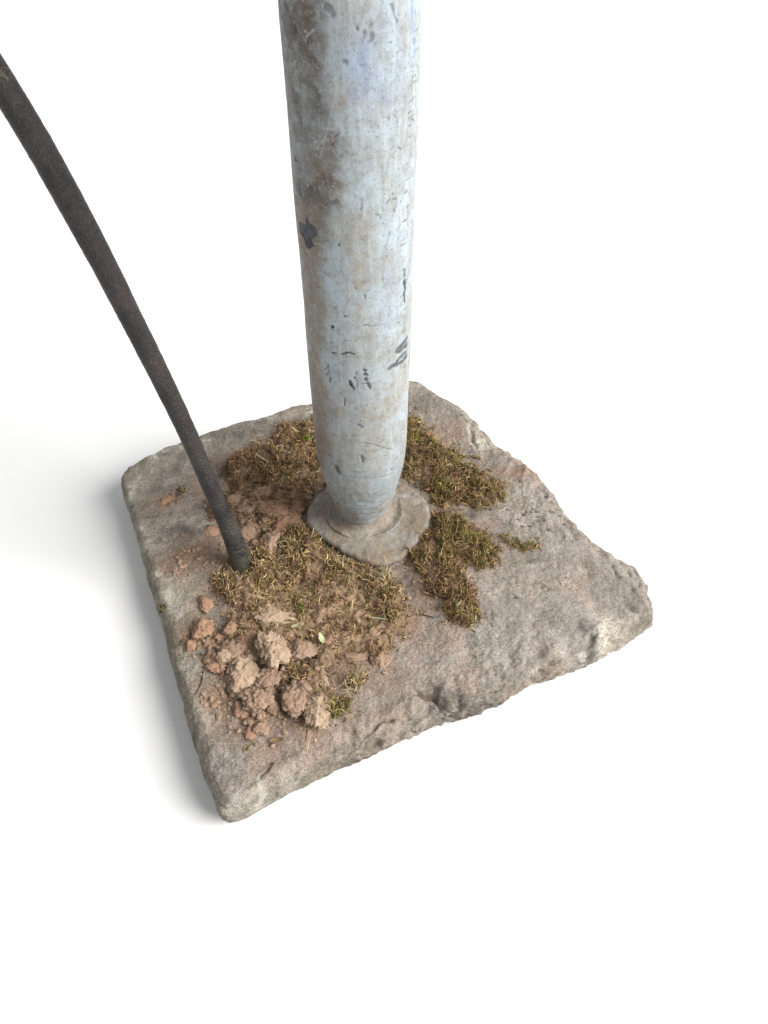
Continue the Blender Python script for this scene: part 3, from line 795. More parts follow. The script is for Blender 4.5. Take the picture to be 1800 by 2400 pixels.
def strands(name, parent, roots, azim, rs, palette, weights, length=(.007, .015), width=(.00040, .00085), rise=(5, 50), curl=1.0, seg=5, tipcol=None):
    n = len(roots)
    L = rs.uniform(*length, n); W = rs.uniform(*width, n)
    el = np.radians(rs.uniform(*rise, n)); az = azim
    daz = rs.normal(0, .62 * curl, n); delv = rs.normal(-.20, .42 * curl, n)
    Pn = roots.copy(); pts = [Pn.copy()]; dirs = []
    for k in range(seg):
        d = np.stack([np.cos(az) * np.cos(el), np.sin(az) * np.cos(el), np.sin(el)], 1)
        dirs.append(d); Pn = Pn + d * (L / seg)[:, None]; pts.append(Pn.copy())
        az = az + daz + rs.normal(0, .15, n); el = np.clip(el + delv, -.7, 1.45)
    dirs.append(dirs[-1])
    K = seg + 1
    V = np.zeros((n, K, 3, 3)); Cc = np.zeros((n, K, 3, 4))
    pal = np.array(palette); base = pal[rs.choice(len(pal), n, p=np.array(weights) / sum(weights))] * np.exp(rs.normal(0.05, .42, n))[:, None]
    for k in range(K):
        d = dirs[k]; up = np.array([0, 0, 1.0])
        s = np.cross(d, up) + 1e-6; s /= np.linalg.norm(s, axis=1)[:, None]
        b = np.cross(s, d)
        w = W * (1 - .75 * (k / seg) ** 2) * (1 + .25 * rs.uniform(-1, 1, n))
        for j in range(3):
            th = 2 * math.pi * j / 3 + math.pi / 2
            V[:, k, j] = pts[k] + (s * math.cos(th) + b * math.sin(th)) * w[:, None]
        t = k / seg
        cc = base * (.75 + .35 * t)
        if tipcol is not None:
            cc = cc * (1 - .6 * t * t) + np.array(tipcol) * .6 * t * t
        Cc[:, k, :, :3] = cc[:, None, :]
    Cc[..., 3] = 1
    idx = np.arange(n * K * 3).reshape(n, K, 3)
    q = []
    for k in range(seg):
        for j in range(3):
            j2 = (j + 1) % 3
            q.append(np.stack([idx[:, k, j], idx[:, k, j2], idx[:, k + 1, j2], idx[:, k + 1, j]], 1))
    tr = np.stack([idx[:, -1, 0], idx[:, -1, 1], idx[:, -1, 2]], 1)
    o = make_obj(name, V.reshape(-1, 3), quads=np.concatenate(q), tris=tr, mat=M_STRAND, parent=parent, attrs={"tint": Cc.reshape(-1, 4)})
    o["kind"] = "stuff"
    return o

def mat(label, poly, conv, height, seed, layers, mat_=None, edge=.018, tanblobs=(), rough=1.0, holes=(), name='moss_mat', cat='moss', group='moss mats on the slab'):
    """a low sheet of soil with moss stems growing out of it"""
    q = np.array([unproj(*conv(c)) for c in poly])
    x0, y0 = q.min(0) - .02; x1, y1 = q.max(0) + .02
    def hf(x, y):
        p = P3(x, y)
        s = poly_sdf(x + .010 * fbm(p, 48, 4, seed), y + .010 * fbm(p, 48, 4, seed + 1), q)
        prof = sstep(-.004, edge, s)
        lump = .70 + .55 * fbm(p, 26, 3, seed + 2)
        f1, f2, idm = worley(p, 75, seed + 3)
        crumb = rough * (.0024 * (idm - .5) * sstep(.03, .16, f2 - f1) - .0022 * (1 - sstep(.0, .14, f2 - f1)) * sstep(.0, .5, fbm(p, 30, 2, seed + 6))) + .0028 * rough * fbm(p, 105, 4, seed + 4)
        zt = ztop(x, y)
        z = zt - .0022 + (height * lump + .003) * prof + crumb * prof
        hx, hy = x + .004 * perlin(p * 60, seed + 11), y + .004 * perlin(p * 60, seed + 12)
        for pts, wd, dep in holes:
            dd = seg_dist(hx, hy, [unproj(*conv(c)) for c in pts])
            z = np.maximum(z - dep * np.exp(-(dd / wd) ** 2), zt - .0022)
        return z, s
    step = .00155
    gx = np.arange(x0, x1, step); gy = np.arange(y0, y1, step)
    GX, GY = np.meshgrid(gx, gy); X, Y = GX.ravel(), GY.ravel()
    Z, S = hf(X, Y)
    keep = (S > -.006)
    idx = -np.ones(len(X), int); idx[keep] = np.arange(keep.sum())
    quads = grid_quads(len(gy), len(gx), wrap=False)
    quads = quads[keep[quads].all(1)]
    V = np.stack([X, Y, Z], 1)[keep]
    tn = np.zeros(len(V)); pw = P3(V[:, 0], V[:, 1])
    for cx, cy, rx, ry, w in tanblobs:
        a, b = conv((cx, cy)); bx, by = unproj(a, b); m = mpp(a, b) * .422
        tn = np.maximum(tn, w * np.exp(-(((V[:, 0] - bx + .008 * fbm(pw, 40, 3, seed + 8)) / (rx * m)) ** 2 + ((V[:, 1] - by) / (ry * m * 1.35)) ** 2)))
    st = np.stack([tn, tn * 0, tn * 0, tn * 0 + 1], 1)
    ob = make_obj(name, V, quads=idx[quads], mat=mat_ or M_SOIL, attrs={"stain": st})
    tag(ob, label, cat, group)
    def top_of(x, y):
        z, s = hf(x, y)
        return np.where(s > -.002, z, -1)
    MATS.append(top_of)
    rs = np.random.RandomState(seed)
    allr = []
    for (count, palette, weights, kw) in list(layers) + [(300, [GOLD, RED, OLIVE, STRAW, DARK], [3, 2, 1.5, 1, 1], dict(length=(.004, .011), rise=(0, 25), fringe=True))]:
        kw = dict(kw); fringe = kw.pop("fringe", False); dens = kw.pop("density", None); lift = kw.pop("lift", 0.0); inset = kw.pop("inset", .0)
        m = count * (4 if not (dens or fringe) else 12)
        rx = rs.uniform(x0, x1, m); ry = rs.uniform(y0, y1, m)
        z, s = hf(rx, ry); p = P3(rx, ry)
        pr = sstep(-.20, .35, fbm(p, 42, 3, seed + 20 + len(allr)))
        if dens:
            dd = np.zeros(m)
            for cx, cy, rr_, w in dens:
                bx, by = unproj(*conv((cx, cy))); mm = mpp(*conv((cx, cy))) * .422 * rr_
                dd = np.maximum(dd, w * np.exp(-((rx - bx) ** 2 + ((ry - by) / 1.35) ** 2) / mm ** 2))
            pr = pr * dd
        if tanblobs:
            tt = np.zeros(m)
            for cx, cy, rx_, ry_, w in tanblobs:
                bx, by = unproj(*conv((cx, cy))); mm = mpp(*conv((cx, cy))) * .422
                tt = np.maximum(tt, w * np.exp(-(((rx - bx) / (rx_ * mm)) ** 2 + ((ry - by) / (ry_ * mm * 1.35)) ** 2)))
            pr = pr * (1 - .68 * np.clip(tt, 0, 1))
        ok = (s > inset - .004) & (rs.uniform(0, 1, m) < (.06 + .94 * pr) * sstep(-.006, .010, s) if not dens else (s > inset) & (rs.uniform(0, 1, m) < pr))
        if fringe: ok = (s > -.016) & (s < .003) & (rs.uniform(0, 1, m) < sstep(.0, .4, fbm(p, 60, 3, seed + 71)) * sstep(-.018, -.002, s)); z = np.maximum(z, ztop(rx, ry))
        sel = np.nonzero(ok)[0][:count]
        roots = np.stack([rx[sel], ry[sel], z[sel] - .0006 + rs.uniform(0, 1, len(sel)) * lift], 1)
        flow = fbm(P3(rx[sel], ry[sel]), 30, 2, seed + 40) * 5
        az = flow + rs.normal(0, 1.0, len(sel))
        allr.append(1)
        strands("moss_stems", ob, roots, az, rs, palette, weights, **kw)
    return ob

FPOLY = [(330, 20), (420, -80), (470, -110), (560, -150), (640, -190), (700, -250), (800, -280), (900, -260), (1010, -150), (1180, -70), (1290, -40), (1380, 60), (1440, 150), (1490, 200), (1480, 250), (1440, 330), (1360, 410), (1310, 470), (1230, 480), (1120, 470), (980, 500), (1030, 600), (1140, 680), (1060, 760), (980, 840), (900, 850), (860, 760), (760, 640), (720, 560), (640, 520), (560, 480), (500, 420), (420, 360), (400, 300), (470, 200), (380, 110), (350, 60)]
mat("broad straw-brown moss and soil mat in front of the pipe foot", FPOLY, z3, .0105, 501, [
    (6600, [GOLD, RED, DARK, OLIVE, TAN], [4, 3.4, 1, .5, 4], dict(length=(.006, .014), rise=(0, 40), lift=.002)),
    (2400, [GOLD, OLIVE, GREEN, STRAW], [4, 1.3, .5, 1.5], dict(length=(.008, .016), rise=(10, 60), density=[(760, -120, 330, 1), (1050, 0, 300, .8), (1330, 180, 200, .7), (500, -60, 160, .9), (850, 180, 90, 1), (1000, 700, 160, .7), (1320, 300, 150, .5)])),
    (420, [STRAW, TAN], [3, 1], dict(length=(.010, .024), width=(.0004, .0007), rise=(5, 45))),
], tanblobs=[(680, 190, 170, 150, 1.0), (1060, 270, 300, 170, 1.0), (900, 120, 160, 60, .5), (1180, 380, 130, 60, .6), (940, 700, 90, 110, .8)], edge=.020, holes=[(((800, 160), (785, 210), (750, 260)), .0035, .014), (((560, 330), (620, 300), (700, 270)), .006, .008), (((760, 290), (900, 280), (980, 300)), .007, .006), (((720, 470), (900, 470)), .008, .008), (((660, 45), (690, 60)), .004, .008), (((990, 560), (1010, 640)), .007, .008)])
BPOLY = [(640, 640), (620, 560), (760, 500), (880, 420), (960, 360), (1060, 330), (1180, 280), (1260, 380), (1300, 560), (1260, 700), (1130, 760), (1110, 860), (1080, 900), (960, 920), (970, 1020), (880, 1040), (820, 960), (740, 940), (680, 850), (560, 900), (540, 830), (600, 760), (680, 720)]
mat("dark brown moss and soil mat between the handle and the pipe", BPOLY, z1, .0100, 541, [
    (4000, [GOLD, RED, DARK, OLIVE], [2.2, 5, 2, .4], dict(length=(.007, .015), rise=(0, 40), lift=.002)),
    (900, [GOLD, OLIVE, RED, STRAW], [3, 2, 2, .6], dict(length=(.008, .018), rise=(5, 50), density=[(1050, 560, 260, 1), (1120, 420, 160, 1), (760, 570, 160, .7), (900, 660, 200, .5)])),
    (130, [STRAW, TAN], [2, 1], dict(length=(.012, .026), rise=(0, 30))),
], tanblobs=[(900, 840, 260, 130, .95), (740, 790, 90, 80, .9), (1060, 500, 60, 40, .4)], edge=.018, holes=[(((785, 700), (780, 770)), .006, .014), (((970, 930), (985, 990)), .006, .014), (((850, 830), (840, 900)), .005, .010), (((1180, 660), (1150, 730)), .008, .012), (((1110, 830), (1100, 880)), .005, .012)])
UPOLY = [(200, 300), (290, 285), (330, 330), (420, 440), (520, 480), (560, 560), (680, 610), (780, 670), (800, 740), (760, 800), (680, 830), (560, 800), (470, 810), (370, 770), (330, 700), (230, 660), (140, 600), (130, 400)]
mat("olive moss cushion behind and right of the pipe foot", UPOLY, z2, .0055, 571, [
    (1900, [GOLD, RED, DARK, OLIVE], [3.2, 4.2, 1.4, .8], dict(length=(.009, .019), rise=(0, 60), inset=.001, lift=.003)),
    (1200, [GOLD, OLIVE, GREEN, STRAW], [2.6, 2.6, .9, .7], dict(length=(.009, .018), rise=(10, 65), lift=.004, tipcol=(.17, .18, .035), density=[(720, 700, 150, 1), (560, 590, 120, .8), (420, 730, 110, .9), (270, 330, 110, 1), (350, 470, 150, .9), (640, 640, 130, .9)])),
    (600, [RED, TAN], [2, 1], dict(length=(.007, .013), rise=(10, 50), density=[(530, 680, 120, 1), (300, 580, 120, .8)])),
], edge=.016)
RPOLY = [(385, 850), (440, 830), (540, 850), (590, 900), (700, 950), (740, 1010), (780, 1050), (740, 1120), (660, 1150), (570, 1160), (580, 1240), (620, 1300), (670, 1380), (640, 1420), (610, 1480), (540, 1480), (450, 1430), (380, 1330), (340, 1240), (280, 1150), (210, 1110), (280, 1000), (370, 920)]
mat("thick golden-green moss cushion right of the pipe foot", RPOLY, z2, .0060, 601, [
    (2500, [GOLD, RED, DARK, OLIVE], [3.6, 4.2, 1.2, .8], dict(length=(.009, .019), rise=(0, 60), inset=.001, lift=.003)),
    (1200, [GOLD, OLIVE, GREEN, STRAW], [3.0, 2.8, .9, .8], dict(length=(.009, .018), rise=(10, 65), lift=.004, tipcol=(.18, .18, .035), density=[(680, 1050, 140, 1), (520, 950, 160, .9), (430, 870, 100, .9), (600, 1400, 100, .9), (480, 1050, 160, .6), (560, 1460, 90, .8)])),
    (700, [RED, DARK, GOLD], [2, 1, 1], dict(length=(.007, .013), rise=(10, 50), density=[(400, 1180, 150, 1), (450, 1300, 120, .8), (560, 1120, 80, .8)])),
], edge=.016)

mat("patch of crumbled brown soil under the clods at the slab's left front", [(390, 300), (470, 200), (560, 230), (640, 300), (780, 470), (880, 620), (900, 760), (840, 800), (740, 770), (660, 850), (570, 890), (520, 800), (470, 700), (410, 620), (330, 520), (250, 400), (190, 390), (200, 330), (260, 260)], z3, .0045, 631, [
    (260, [GOLD, RED, DARK, STRAW], [2, 3, 3, 1], dict(length=(.005, .012), rise=(0, 30))),
], edge=.012, rough=1.9, tanblobs=[(450, 640, 120, 100, .5), (600, 800, 120, 90, .6), (330, 420, 110, 80, .4), (560, 500, 130, 130, .3)], holes=[(((600, 480), (640, 560)), .005, .006), (((560, 640), (700, 650)), .005, .006)], name='soil_patch', cat='soil', group=None)

# small separate sprigs
def sprig(label, pts, n, spread, seed, palette, weights, name="moss_sprig", cat="moss", length=(.008, .016), rise=(8, 45), width=(.00045, .0008), fan=None, lift=.0015, tipcol=None, group=None, flat=0.0):
    rs = np.random.RandomState(seed)
    q = np.array([unproj(*c) for c in pts])
    t = rs.uniform(0, 1, n); seg = (t * (len(q) - 1)).astype(int) if len(q) > 1 else np.zeros(n, int)
    f = t * max(len(q) - 1, 0) - seg
    xy = q[seg] + ((q[np.minimum(seg + 1, len(q) - 1)] - q[seg]) * f[:, None]) + rs.normal(0, spread, (n, 2))
    z = ground(xy[:, 0], xy[:, 1])
    roots = np.stack([xy[:, 0], xy[:, 1], z - .0004 + rs.uniform(0, lift, n)], 1)
    az = rs.uniform(0, 2 * math.pi, n) if fan is None else rs.normal(fan[0], fan[1], n)
    o = strands(name, None, roots, az, rs, palette, weights, length=length, rise=rise, width=width, tipcol=tipcol)
    del o["kind"]
    tag(o, label, cat, group)
    return o
sprig("small lone moss sprig lying on bare stone right of the cushions", [z2((770, 970)), z2((840, 1020)), z2((920, 1030)), z2((960, 1000))], 170, .0045, 701, [GOLD, OLIVE, GREEN, RED], [3, 3, 1.2, 1], fan=(.15, .7), length=(.008, .017), rise=(0, 30), tipcol=(.16, .16, .03))
sprig("thin moss thread beside the upper right moss cushion", [z2((530, 525)), z2((600, 520)), z2((640, 530))], 50, .0018, 702, [OLIVE, GOLD, DARK], [2, 2, 1], fan=(.0, .5), rise=(0, 20), length=(.005, .010))
sprig("bright green moss shoot against the left side of the pipe", [z1((1105, 440)), z1((1120, 450))], 46, .0022, 703, [GREEN, (.17, .24, .03)], [1, 2], rise=(25, 80), length=(.006, .012))
sprig("tiny dark green moss tuft on the slab's left rim", [z1((298, 1345))], 46, .0022, 704, [OLIVE, DARK, GREEN], [2, 2, 1], length=(.005, .010), rise=(10, 60))
sprig("dry blond grass tuft among the clods near the front", [z3((1130, 600)), z3((1150, 560))], 52, .0040, 705, [STRAW, (.36, .26, .12), GOLD], [3, 2, 1], name="grass_tuft", cat="grass tuft", length=(.016, .034), width=(.0005, .0009), rise=(10, 60), fan=(-.6, 1.1))
sprig("pale bleached grass tuft in front of the pipe foot", [z6((880, 1290)), z6((960, 1330))], 60, .0050, 706, [STRAW, (.55, .47, .30), (.34, .26, .13)], [3, 2, 1], name="grass_tuft", cat="grass tuft", length=(.012, .028), width=(.00045, .0008), rise=(5, 45), fan=(.4, 1.3))
sprig("green grass wisp at the front end of the moss mat", [z3((1000, 790)), z3((1060, 750)), z3((1110, 720))], 60, .0035, 707, [OLIVE, GREEN, STRAW], [3, 2, 1], name="grass_tuft", cat="grass tuft", length=(.010, .020), rise=(5, 45), fan=(.6, .9))
sprig("small green sprout in the crack beside the tan soil lump", [z3((830, 190)), z3((860, 220))], 40, .0035, 708, [GREEN, OLIVE], [2, 2], length=(.006, .012), rise=(20, 70))
sprig("moss wisp on the stone beside the handle", [z1((430, 700)), z1((400, 730))], 40, .004, 709, [OLIVE, DARK, GOLD], [2, 2, 1], length=(.006, .012), rise=(0, 25))
sprig("short grass blade pair on the bare front of the slab", [z3((525, 975)), z3((530, 985))], 5, .0012, 710, [OLIVE, GOLD], [1, 1], name="grass_stalk", cat="grass stalk", length=(.010, .016), rise=(5, 30), fan=(1.3, .5))
sprig("fine pale grass stalk crossing the stone below the right cushion", [z2((610, 1650))], 3, .001, 711, [STRAW], [1], name="grass_stalk", cat="grass stalk", length=(.016, .022), rise=(0, 8), fan=(.2, .15))

# ------------------------------------------------------------------ clods
def ico(sub):
    import bmesh
    bm = bmesh.new(); bmesh.ops.create_icosphere(bm, subdivisions=sub, radius=1.0)
    V = np.array([v.co[:] for v in bm.verts]); F = np.array([[v.index for v in f.verts] for f in bm.faces]); bm.free()
    return V, F
ICO5, ICO4, ICO2 = ico(5), ico(4), ico(2)
def clod(label, c, w, d, h, seed, material, crack=0.0, rot=0.0, lumps=1.0, name="soil_clod", cat="soil clod", sub=None, sink=.35, group="dry clay clods on the slab"):
    crack += .05 if w > 58 and h > .3 else 0
    """c pixel of the centre, w/d size in pixels across and deep, h height as a share of the width"""
    V0, F = sub or (ICO5 if w > 58 else ICO4)
    px, py = c; m = mpp(px, py)
    x, y = unproj(px, py); z = float(ground(x, y)[0])
    x, y = unproj(px, py, z + w * m * h * .25); z = float(ground(x, y)[0])
    U = V0.copy(); off = np.array([seed * 3.1, seed * 1.7, seed * .9])
    rs = np.random.RandomState(seed * 7 + 1)
    kn = 15 if lumps >= .7 else 26
    N = rs.normal(size=(kn, 3)); N /= np.linalg.norm(N, axis=1)[:, None]
    Wn = fbm(U + off, 2.3, 3, seed)[:, None] * .22
    Uw = U + Wn * np.stack([fbm(U + off + 9, 2, 2, seed), fbm(U + off + 19, 2, 2, seed), fbm(U + off + 29, 2, 2, seed)], 1) * 1.2
    dp = rs.uniform(.66, 1.02, kn)
    r = np.min(np.where(Uw @ N.T > .12, dp / np.maximum(Uw @ N.T, .12), 9), 1)
    r = np.minimum(r, 1.25)
    n = fbm(U + off, 1.1, 3, seed); n2 = fbm(U + off, 3.4, 4, seed + 3)
    f1, f2, idm = worley(U + off + Wn, 1.9, seed)
    g1, g2, id2 = worley(U + off, 5.2, seed + 9)
    r = r + .12 * lumps * n + .17 * n2 + .14 * lumps * (idm - .5) + .10 * (id2 - .5)
    r -= (.03 + crack * 1.5) * (1 - sstep(0, .09, f2 - f1)) * sstep(-.2, .3, n2 + crack * 3) + (.015 + .6 * crack) * (1 - sstep(0, .10, g2 - g1))
    r += .075 * fbm(U + off, 8, 3, seed + 5)
    V = U * r[:, None] * np.array([w * .5 * m, d * .5 * m * 1.25, w * .5 * m * h])
    ca, sa = math.cos(rot), math.sin(rot)
    V = np.stack([V[:, 0] * ca - V[:, 1] * sa, V[:, 0] * sa + V[:, 1] * ca, V[:, 2]], 1)
    zb = -w * .5 * m * h * sink
    V[:, 2] = np.where(V[:, 2] < zb, zb + (V[:, 2] - zb) * .3, V[:, 2])
    V[:, 2] -= zb
    st = np.zeros((len(V), 4)); st[:, 0] = np.clip(.35 * fbm(U + off, 1.6, 3, seed + 8) * 2, 0, .6)
    o = make_obj(name, V, tris=F, mat=material, attrs={"stain": st})
    o.location = (x, y, z - .0012)
    tag(o, label, cat, group)
    return o
clod("smooth orange oval pebble left of the moss mat", z3((308, 150)), 38, 44, .62, 1, M_CLAYR, lumps=.5, name="pebble", cat="pebble", rot=.4)
clod("angular pinkish clod just above the round reddish pebble", z3((290, 295)), 62, 42, .45, 2, M_CLAYR, rot=-.6)
clod("round reddish pebble at the far left of the clods", z3((230, 378)), 33, 32, .7, 3, M_CLAYR, lumps=.6, name="pebble", cat="pebble")
clod("small knobbly clod right of the angular pinkish clod", z3((450, 290)), 36, 26, .6, 4, M_CLAYR)
clod("tiny reddish crumb between pinkish clod and moss mat", z3((385, 335)), 20, 15, .6, 5, M_CLAYR)
clod("large pale tan clod standing in the middle of the clods", z3((680, 400)), 78, 72, .62, 6, M_CLAYT, crack=.04)
clod("broad flat brown clod right of the large tan clod", z3((850, 400)), 72, 46, .40, 7, M_CLAY, crack=.05)
clod("long slanted brown clod above the big domed clod", z3((450, 400)), 74, 44, .42, 8, M_CLAY, rot=.5)
clod("big domed tan clod with fine cracks at the left front", z3((500, 545)), 80, 78, .52, 9, M_CLAYT, crack=.05)
clod("reddish wedge of clay left of the big domed clod", z3((370, 505)), 50, 26, .42, 10, M_CLAYR, rot=-.2)
clod("crumbling clod split by deep cracks in front of domed clod", z3((590, 690)), 74, 52, .45, 12, M_CLAY, crack=.13)
clod("pale chip on top of the crumbling cracked clod", z3((660, 635)), 34, 22, .6, 13, M_CLAYT, rot=.4)
clod("dark crumbly clod between domed and folded clods", z3((660, 560)), 70, 46, .40, 14, M_CLAY, crack=.10)
clod("large folded brown clod right of the crumbling clod", z3((815, 675)), 76, 78, .45, 15, M_CLAY, crack=.05, rot=.5)
clod("small brown clod leaning on top of folded clod", z3((850, 610)), 40, 26, .6, 16, M_CLAY)
clod("tan clod streaked with moss at the front of the mat", z3((930, 720)), 60, 70, .42, 17, M_CLAYT, crack=.04, rot=.3)
clod("narrow clay finger pointing at the front edge", z3((880, 910)), 18, 50, .6, 18, M_CLAYT, rot=-.15)
clod("small pale clod at the lower left front of the heap", z3((620, 830)), 42, 30, .5, 19, M_CLAY, crack=.06)
clod("foremost small clod nearest the front corner", z3((553, 875)), 26, 26, .6, 20, M_CLAYR)
clod("small red pebble beside the pale leaf", z3((1000, 345)), 24, 22, .55, 21, M_CLAYR, lumps=.6, name="pebble", cat="pebble")
clod("flat cracked tan soil lump behind the large tan clod", z3((680, 205)), 100, 66, .26, 22, M_CLAYT, crack=.02, rot=.1)
clod("brown lump right of the handle, nearest to it", z1((790, 920)), 56, 50, .55, 23, M_CLAY, crack=.04)
clod("pinkish lump beside the left edge of the pipe foot", z1((1005, 890)), 62, 48, .5, 24, M_CLAYR, lumps=.8)
clod("upright brown lump below the two lumps by the pipe foot", z1((905, 985)), 46, 56, .6, 25, M_CLAY, crack=.04)
clod("small lump behind the lump nearest the handle", z1((770, 800)), 32, 24, .6, 26, M_CLAY)
clod("low crumbly ridge of clay behind the pinkish lump", z1((930, 815)), 80, 34, .36, 27, M_CLAYR, crack=.05)
clod("thin dark clay flake tucked left of the handle", z1((575, 925)), 40, 30, .35, 28, M_CLAYR, rot=.3)
clod("reddish smear of clay on the left of the slab", z1((335, 755)), 56, 26, .16, 29, M_CLAYR, rot=.4, crack=.05)
clod("long low clay ridge along the front of the moss mat", z3((1130, 440)), 110, 26, .22, 30, M_CLAY, rot=.15, crack=.07)
clod("small clay knob at the right end of clay ridge", z3((1280, 450)), 44, 30, .4, 31, M_CLAY, crack=.05)
clod("twisted clay root-like strand beside the blond grass tuft", z3((965, 560)), 20, 60, .7, 32, M_CLAYT, rot=.25)

for k_, (c_, w_, d_, h_, m_, lb_) in enumerate((
    (z1((700, 760)), 34, 26, .45, M_CLAY, "small flat lump just right of the handle's lower third"),
    (z1((850, 730)), 46, 26, .35, M_CLAY, "low lump on the dark mat furthest from the camera"),
    (z1((1060, 800)), 44, 30, .4, M_CLAYR, "lump touching the moss left of the pipe foot"),
    (z1((830, 1010)), 36, 24, .5, M_CLAYR, "small lump in front of the lump nearest the handle"),
    (z3((560, 610)), 44, 34, .5, M_CLAY, "lump wedged against the front of the domed clod"),
    (z3((520, 740)), 48, 36, .4, M_CLAYR, "flat reddish lump at the left foot of the heap"),
    (z3((690, 730)), 40, 30, .5, M_CLAY, "lump between the crumbling clod and the folded clod"),
    (z3((760, 480)), 46, 24, .4, M_CLAY, "narrow lump below the flat brown clod"),
    (z3((420, 440)), 40, 30, .45, M_CLAYT, "pale lump at the left end of the slanted clod"),
    (z3((560, 330)), 40, 28, .45, M_CLAYR, "reddish lump between the moss mat and the tan clod"),
    (z3((960, 800)), 34, 34, .4, M_CLAYT, "pale lump just in front of the mossy tan clod"))):
    clod(lb_, c_, w_, d_, h_, 60 + k_, m_, crack=.05 if k_ % 2 else .08, rot=.7 * k_)

# loose crumbs nobody could count
def crumbs():
    rs = np.random.RandomState(77); Vs, Fs, Ss, n = [], [], [], 0
    V0, F0 = ICO2
    spots = [(z3, 520, 600, 330, 330, 220), (z1, 480, 1060, 220, 140, 90), (z3, 480, 520, 200, 230, 150), (z3, 620, 760, 140, 120, 110), (z3, 800, 480, 260, 160, 130), (z1, 420, 1080, 150, 90, 90), (z1, 860, 900, 170, 120, 110), (z3, 420, 700, 120, 80, 60), (z3, 1150, 520, 220, 60, 70), (z1, 330, 770, 80, 50, 24), (z2, 300, 1250, 120, 120, 30), (z3, 350, 330, 110, 90, 60), (z3, 600, 620, 170, 170, 160), (z3, 760, 560, 160, 130, 90), (z1, 900, 860, 150, 90, 70)]
    for cv, cx, cy, sx, sy, k in spots:
        for _ in range(k):
            px, py = cv((rs.normal(cx, sx * .6), rs.normal(cy, sy * .6)))
            x, y = unproj(px, py)
            s = .0005 + .0036 * rs.rand() ** 4
            A = V0 * (1 + .20 * rs.uniform(-1, 1, (len(V0), 1))) * np.prod([np.where(V0 @ (lambda v: v / np.linalg.norm(v))(rs.normal(size=3)) > .45, .74, 1.0) for _q in range(3)], 0)[:, None] * s * np.array([1, rs.uniform(.7, 1.3), rs.uniform(.5, .9)])
            Vs.append((x, y, s, A))
    ins = poly_sdf(np.array([v[0] for v in Vs]), np.array([v[1] for v in Vs]), OUT); Vs = [v for v, q in zip(Vs, ins) if q > .022]
    XY = np.array([(v[0], v[1]) for v in Vs]); Z = ground(XY[:, 0], XY[:, 1])
    V, F = [], []
    for i, (x, y, s, A) in enumerate(Vs):
        V.append(A + np.array([x, y, Z[i] + s * .25])); F.append(F0 + i * len(V0))
    V = np.concatenate(V); st = np.zeros((len(V), 4)); st[:, 0] = np.repeat(rs.rand(len(Vs)) * .6, len(V0))
    o = make_obj("soil_crumbs", V, tris=np.concatenate(F), mat=M_CLAY, smooth=False, attrs={"stain": st})
    tag(o, "loose reddish soil crumbs scattered over the slab", "soil crumbs", kind="stuff")
crumbs()

# ------------------------------------------------------------------ leaf, twigs, flakes
def plain(name, a, b, rough=.7):
    t = NT(name, rough, .25)
    c = t.mix(t.ramp(t.noise(160, 4), .35, .65), a, b)
    return t.out(c, t.bump(t.noise(260, 3), .4, .0008))
M_LEAF = plain("pale_leaf", (.33, .36, .20), (.46, .48, .31), .55)
M_DRY = plain("dead_leaf", (.17, .105, .055), (.24, .155, .085))
M_TWIG = plain("dark_twig", (.045, .033, .025), (.10, .075, .055))

def leaf(label, c, lpx, wpx, az, tilt, material, name="leaf", cat="leaf", lift=.002):
    px, py = c; m = mpp(px, py); Lm, Wm = lpx * m, wpx * m
    nu, nv = 14, 7; V = []
    for th in (0, -.0004):
        for i in range(nu):
            t = i / (nu - 1); hw = Wm * .5 * (math.sin(math.pi * min(1, t * .98 + .02)) ** .8) * (1.25 - .6 * t)
            for j in range(nv):
                s = j / (nv - 1) * 2 - 1
                V.append((Lm * (t - .5), hw * s, .16 * Wm * s * s + .10 * Lm * (t - .5) ** 2 * 4 + th))
    V = np.array(V); q0 = grid_quads(nu, nv, wrap=False); n = nu * nv
    q = list(map(tuple, q0)) + [tuple(reversed([k + n for k in f])) for f in q0]
    for i in range(nu - 1):
        q.append((i * nv, (i + 1) * nv, (i + 1) * nv + n, i * nv + n)); k = nv - 1
        q.append((i * nv + k, i * nv + k + n, (i + 1) * nv + k + n, (i + 1) * nv + k))
    o = make_obj(name, V, quads=q, mat=material)
    x, y = unproj(px, py); z = float(ground(x, y)[0]); x, y = unproj(px, py, z)
    o.location = (x, y, float(ground(x, y)[0]) + lift); o.rotation_euler = (tilt, -tilt * .6, az)
    return tag(o, label, cat)
leaf("small pale green pointed leaf on the soil mat", z3((955, 362)), 30, 15, math.radians(112), .45, M_LEAF, lift=.005)
leaf("short bleached curled leaf above the pale green leaf", z3((815, 288)), 26, 8, math.radians(20), .2, M_LEAF, lift=.005)
leaf("small dark dead leaf flake on the bare stone front", z3((710, 915)), 34, 15, math.radians(12), .05, M_DRY, lift=.0012)
leaf("reddish leaf scrap in the dark moss left of the pipe", z1((850, 655)), 26, 10, math.radians(10), .2, M_DRY, lift=.004)

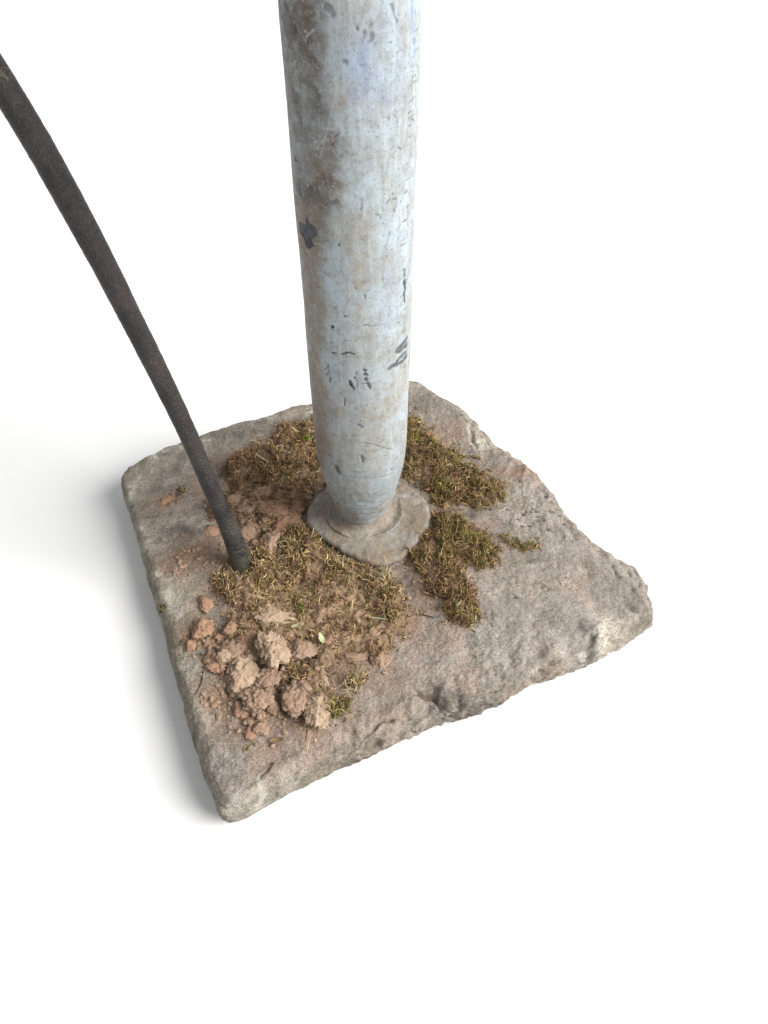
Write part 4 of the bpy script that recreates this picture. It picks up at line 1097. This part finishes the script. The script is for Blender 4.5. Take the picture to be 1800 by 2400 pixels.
def twig(label, pts, wpx, material=None, name="twig", cat="twig", lift=.001):
    q = []
    for c in pts:
        x, y = unproj(*c); z = float(ground(x, y)[0]); x, y = unproj(c[0], c[1], z)
        q.append((x, y, float(ground(x, y)[0]) + lift))
    q = np.array(q); K = 24; t = np.linspace(0, len(q) - 1, K)
    P = np.stack([np.interp(t, np.arange(len(q)), q[:, i]) for i in range(3)], 1)
    for _ in range(3): P[1:-1] = .25 * P[:-2] + .5 * P[1:-1] + .25 * P[2:]
    tg = np.gradient(P, axis=0); tg /= np.linalg.norm(tg, axis=1)[:, None]
    s = np.cross(tg, [0, 0, 1.0]); s /= np.linalg.norm(s, axis=1)[:, None]; b = np.cross(s, tg)
    r = wpx * .5 * mpp(*pts[0]) * (1 - .6 * np.linspace(0, 1, K))
    ph = np.linspace(0, 2 * math.pi, 6, endpoint=False)
    V = (P[:, None] + r[:, None, None] * (np.cos(ph)[None, :, None] * s[:, None] + np.sin(ph)[None, :, None] * b[:, None])).reshape(-1, 3)
    o = make_obj(name, V, quads=grid_quads(K, 6), tris=[(0, 1, 2), (0, 2, 3), (0, 3, 4), (0, 4, 5)], mat=material or M_TWIG)
    return tag(o, label, cat)
twig("short dark twig on bare stone between the mat and right cushion", [z3((1490, 212)), z3((1540, 222)), z3((1582, 234))], 4)
twig("thin curved root thread on the stone beside the clods", [z3((300, 530)), z3((292, 590)), z3((270, 640)), z3((250, 665))], 4)
twig("bent brown stem on the bare front of the slab", [z3((690, 1040)), z3((665, 1085)), z3((625, 1115))], 5)
twig("fine looping rootlet at the slab's left edge below the round pebble", [z3((130, 410)), z3((160, 428)), z3((195, 425)), z3((190, 400))], 2.5)
twig("pale straw lying in dark moss behind the handle", [z1((835, 535)), z1((900, 562))], 4, M_LEAF, "straw", "straw", .006)
twig("long fine rootlet trailing over the domed clod", [z3((560, 450)), z3((640, 490)), z3((720, 555))], 2.5, None, "twig", "twig", .014)
twig("pale straw piece on the right side of the front mat", [z3((1240, 245)), z3((1325, 258))], 5, M_LEAF, "straw", "straw", .004)
twig("dark curved wire-like root behind the handle", [z1((665, 605)), z1((640, 630)), z1((628, 660))], 4, None, "twig", "twig", .006)
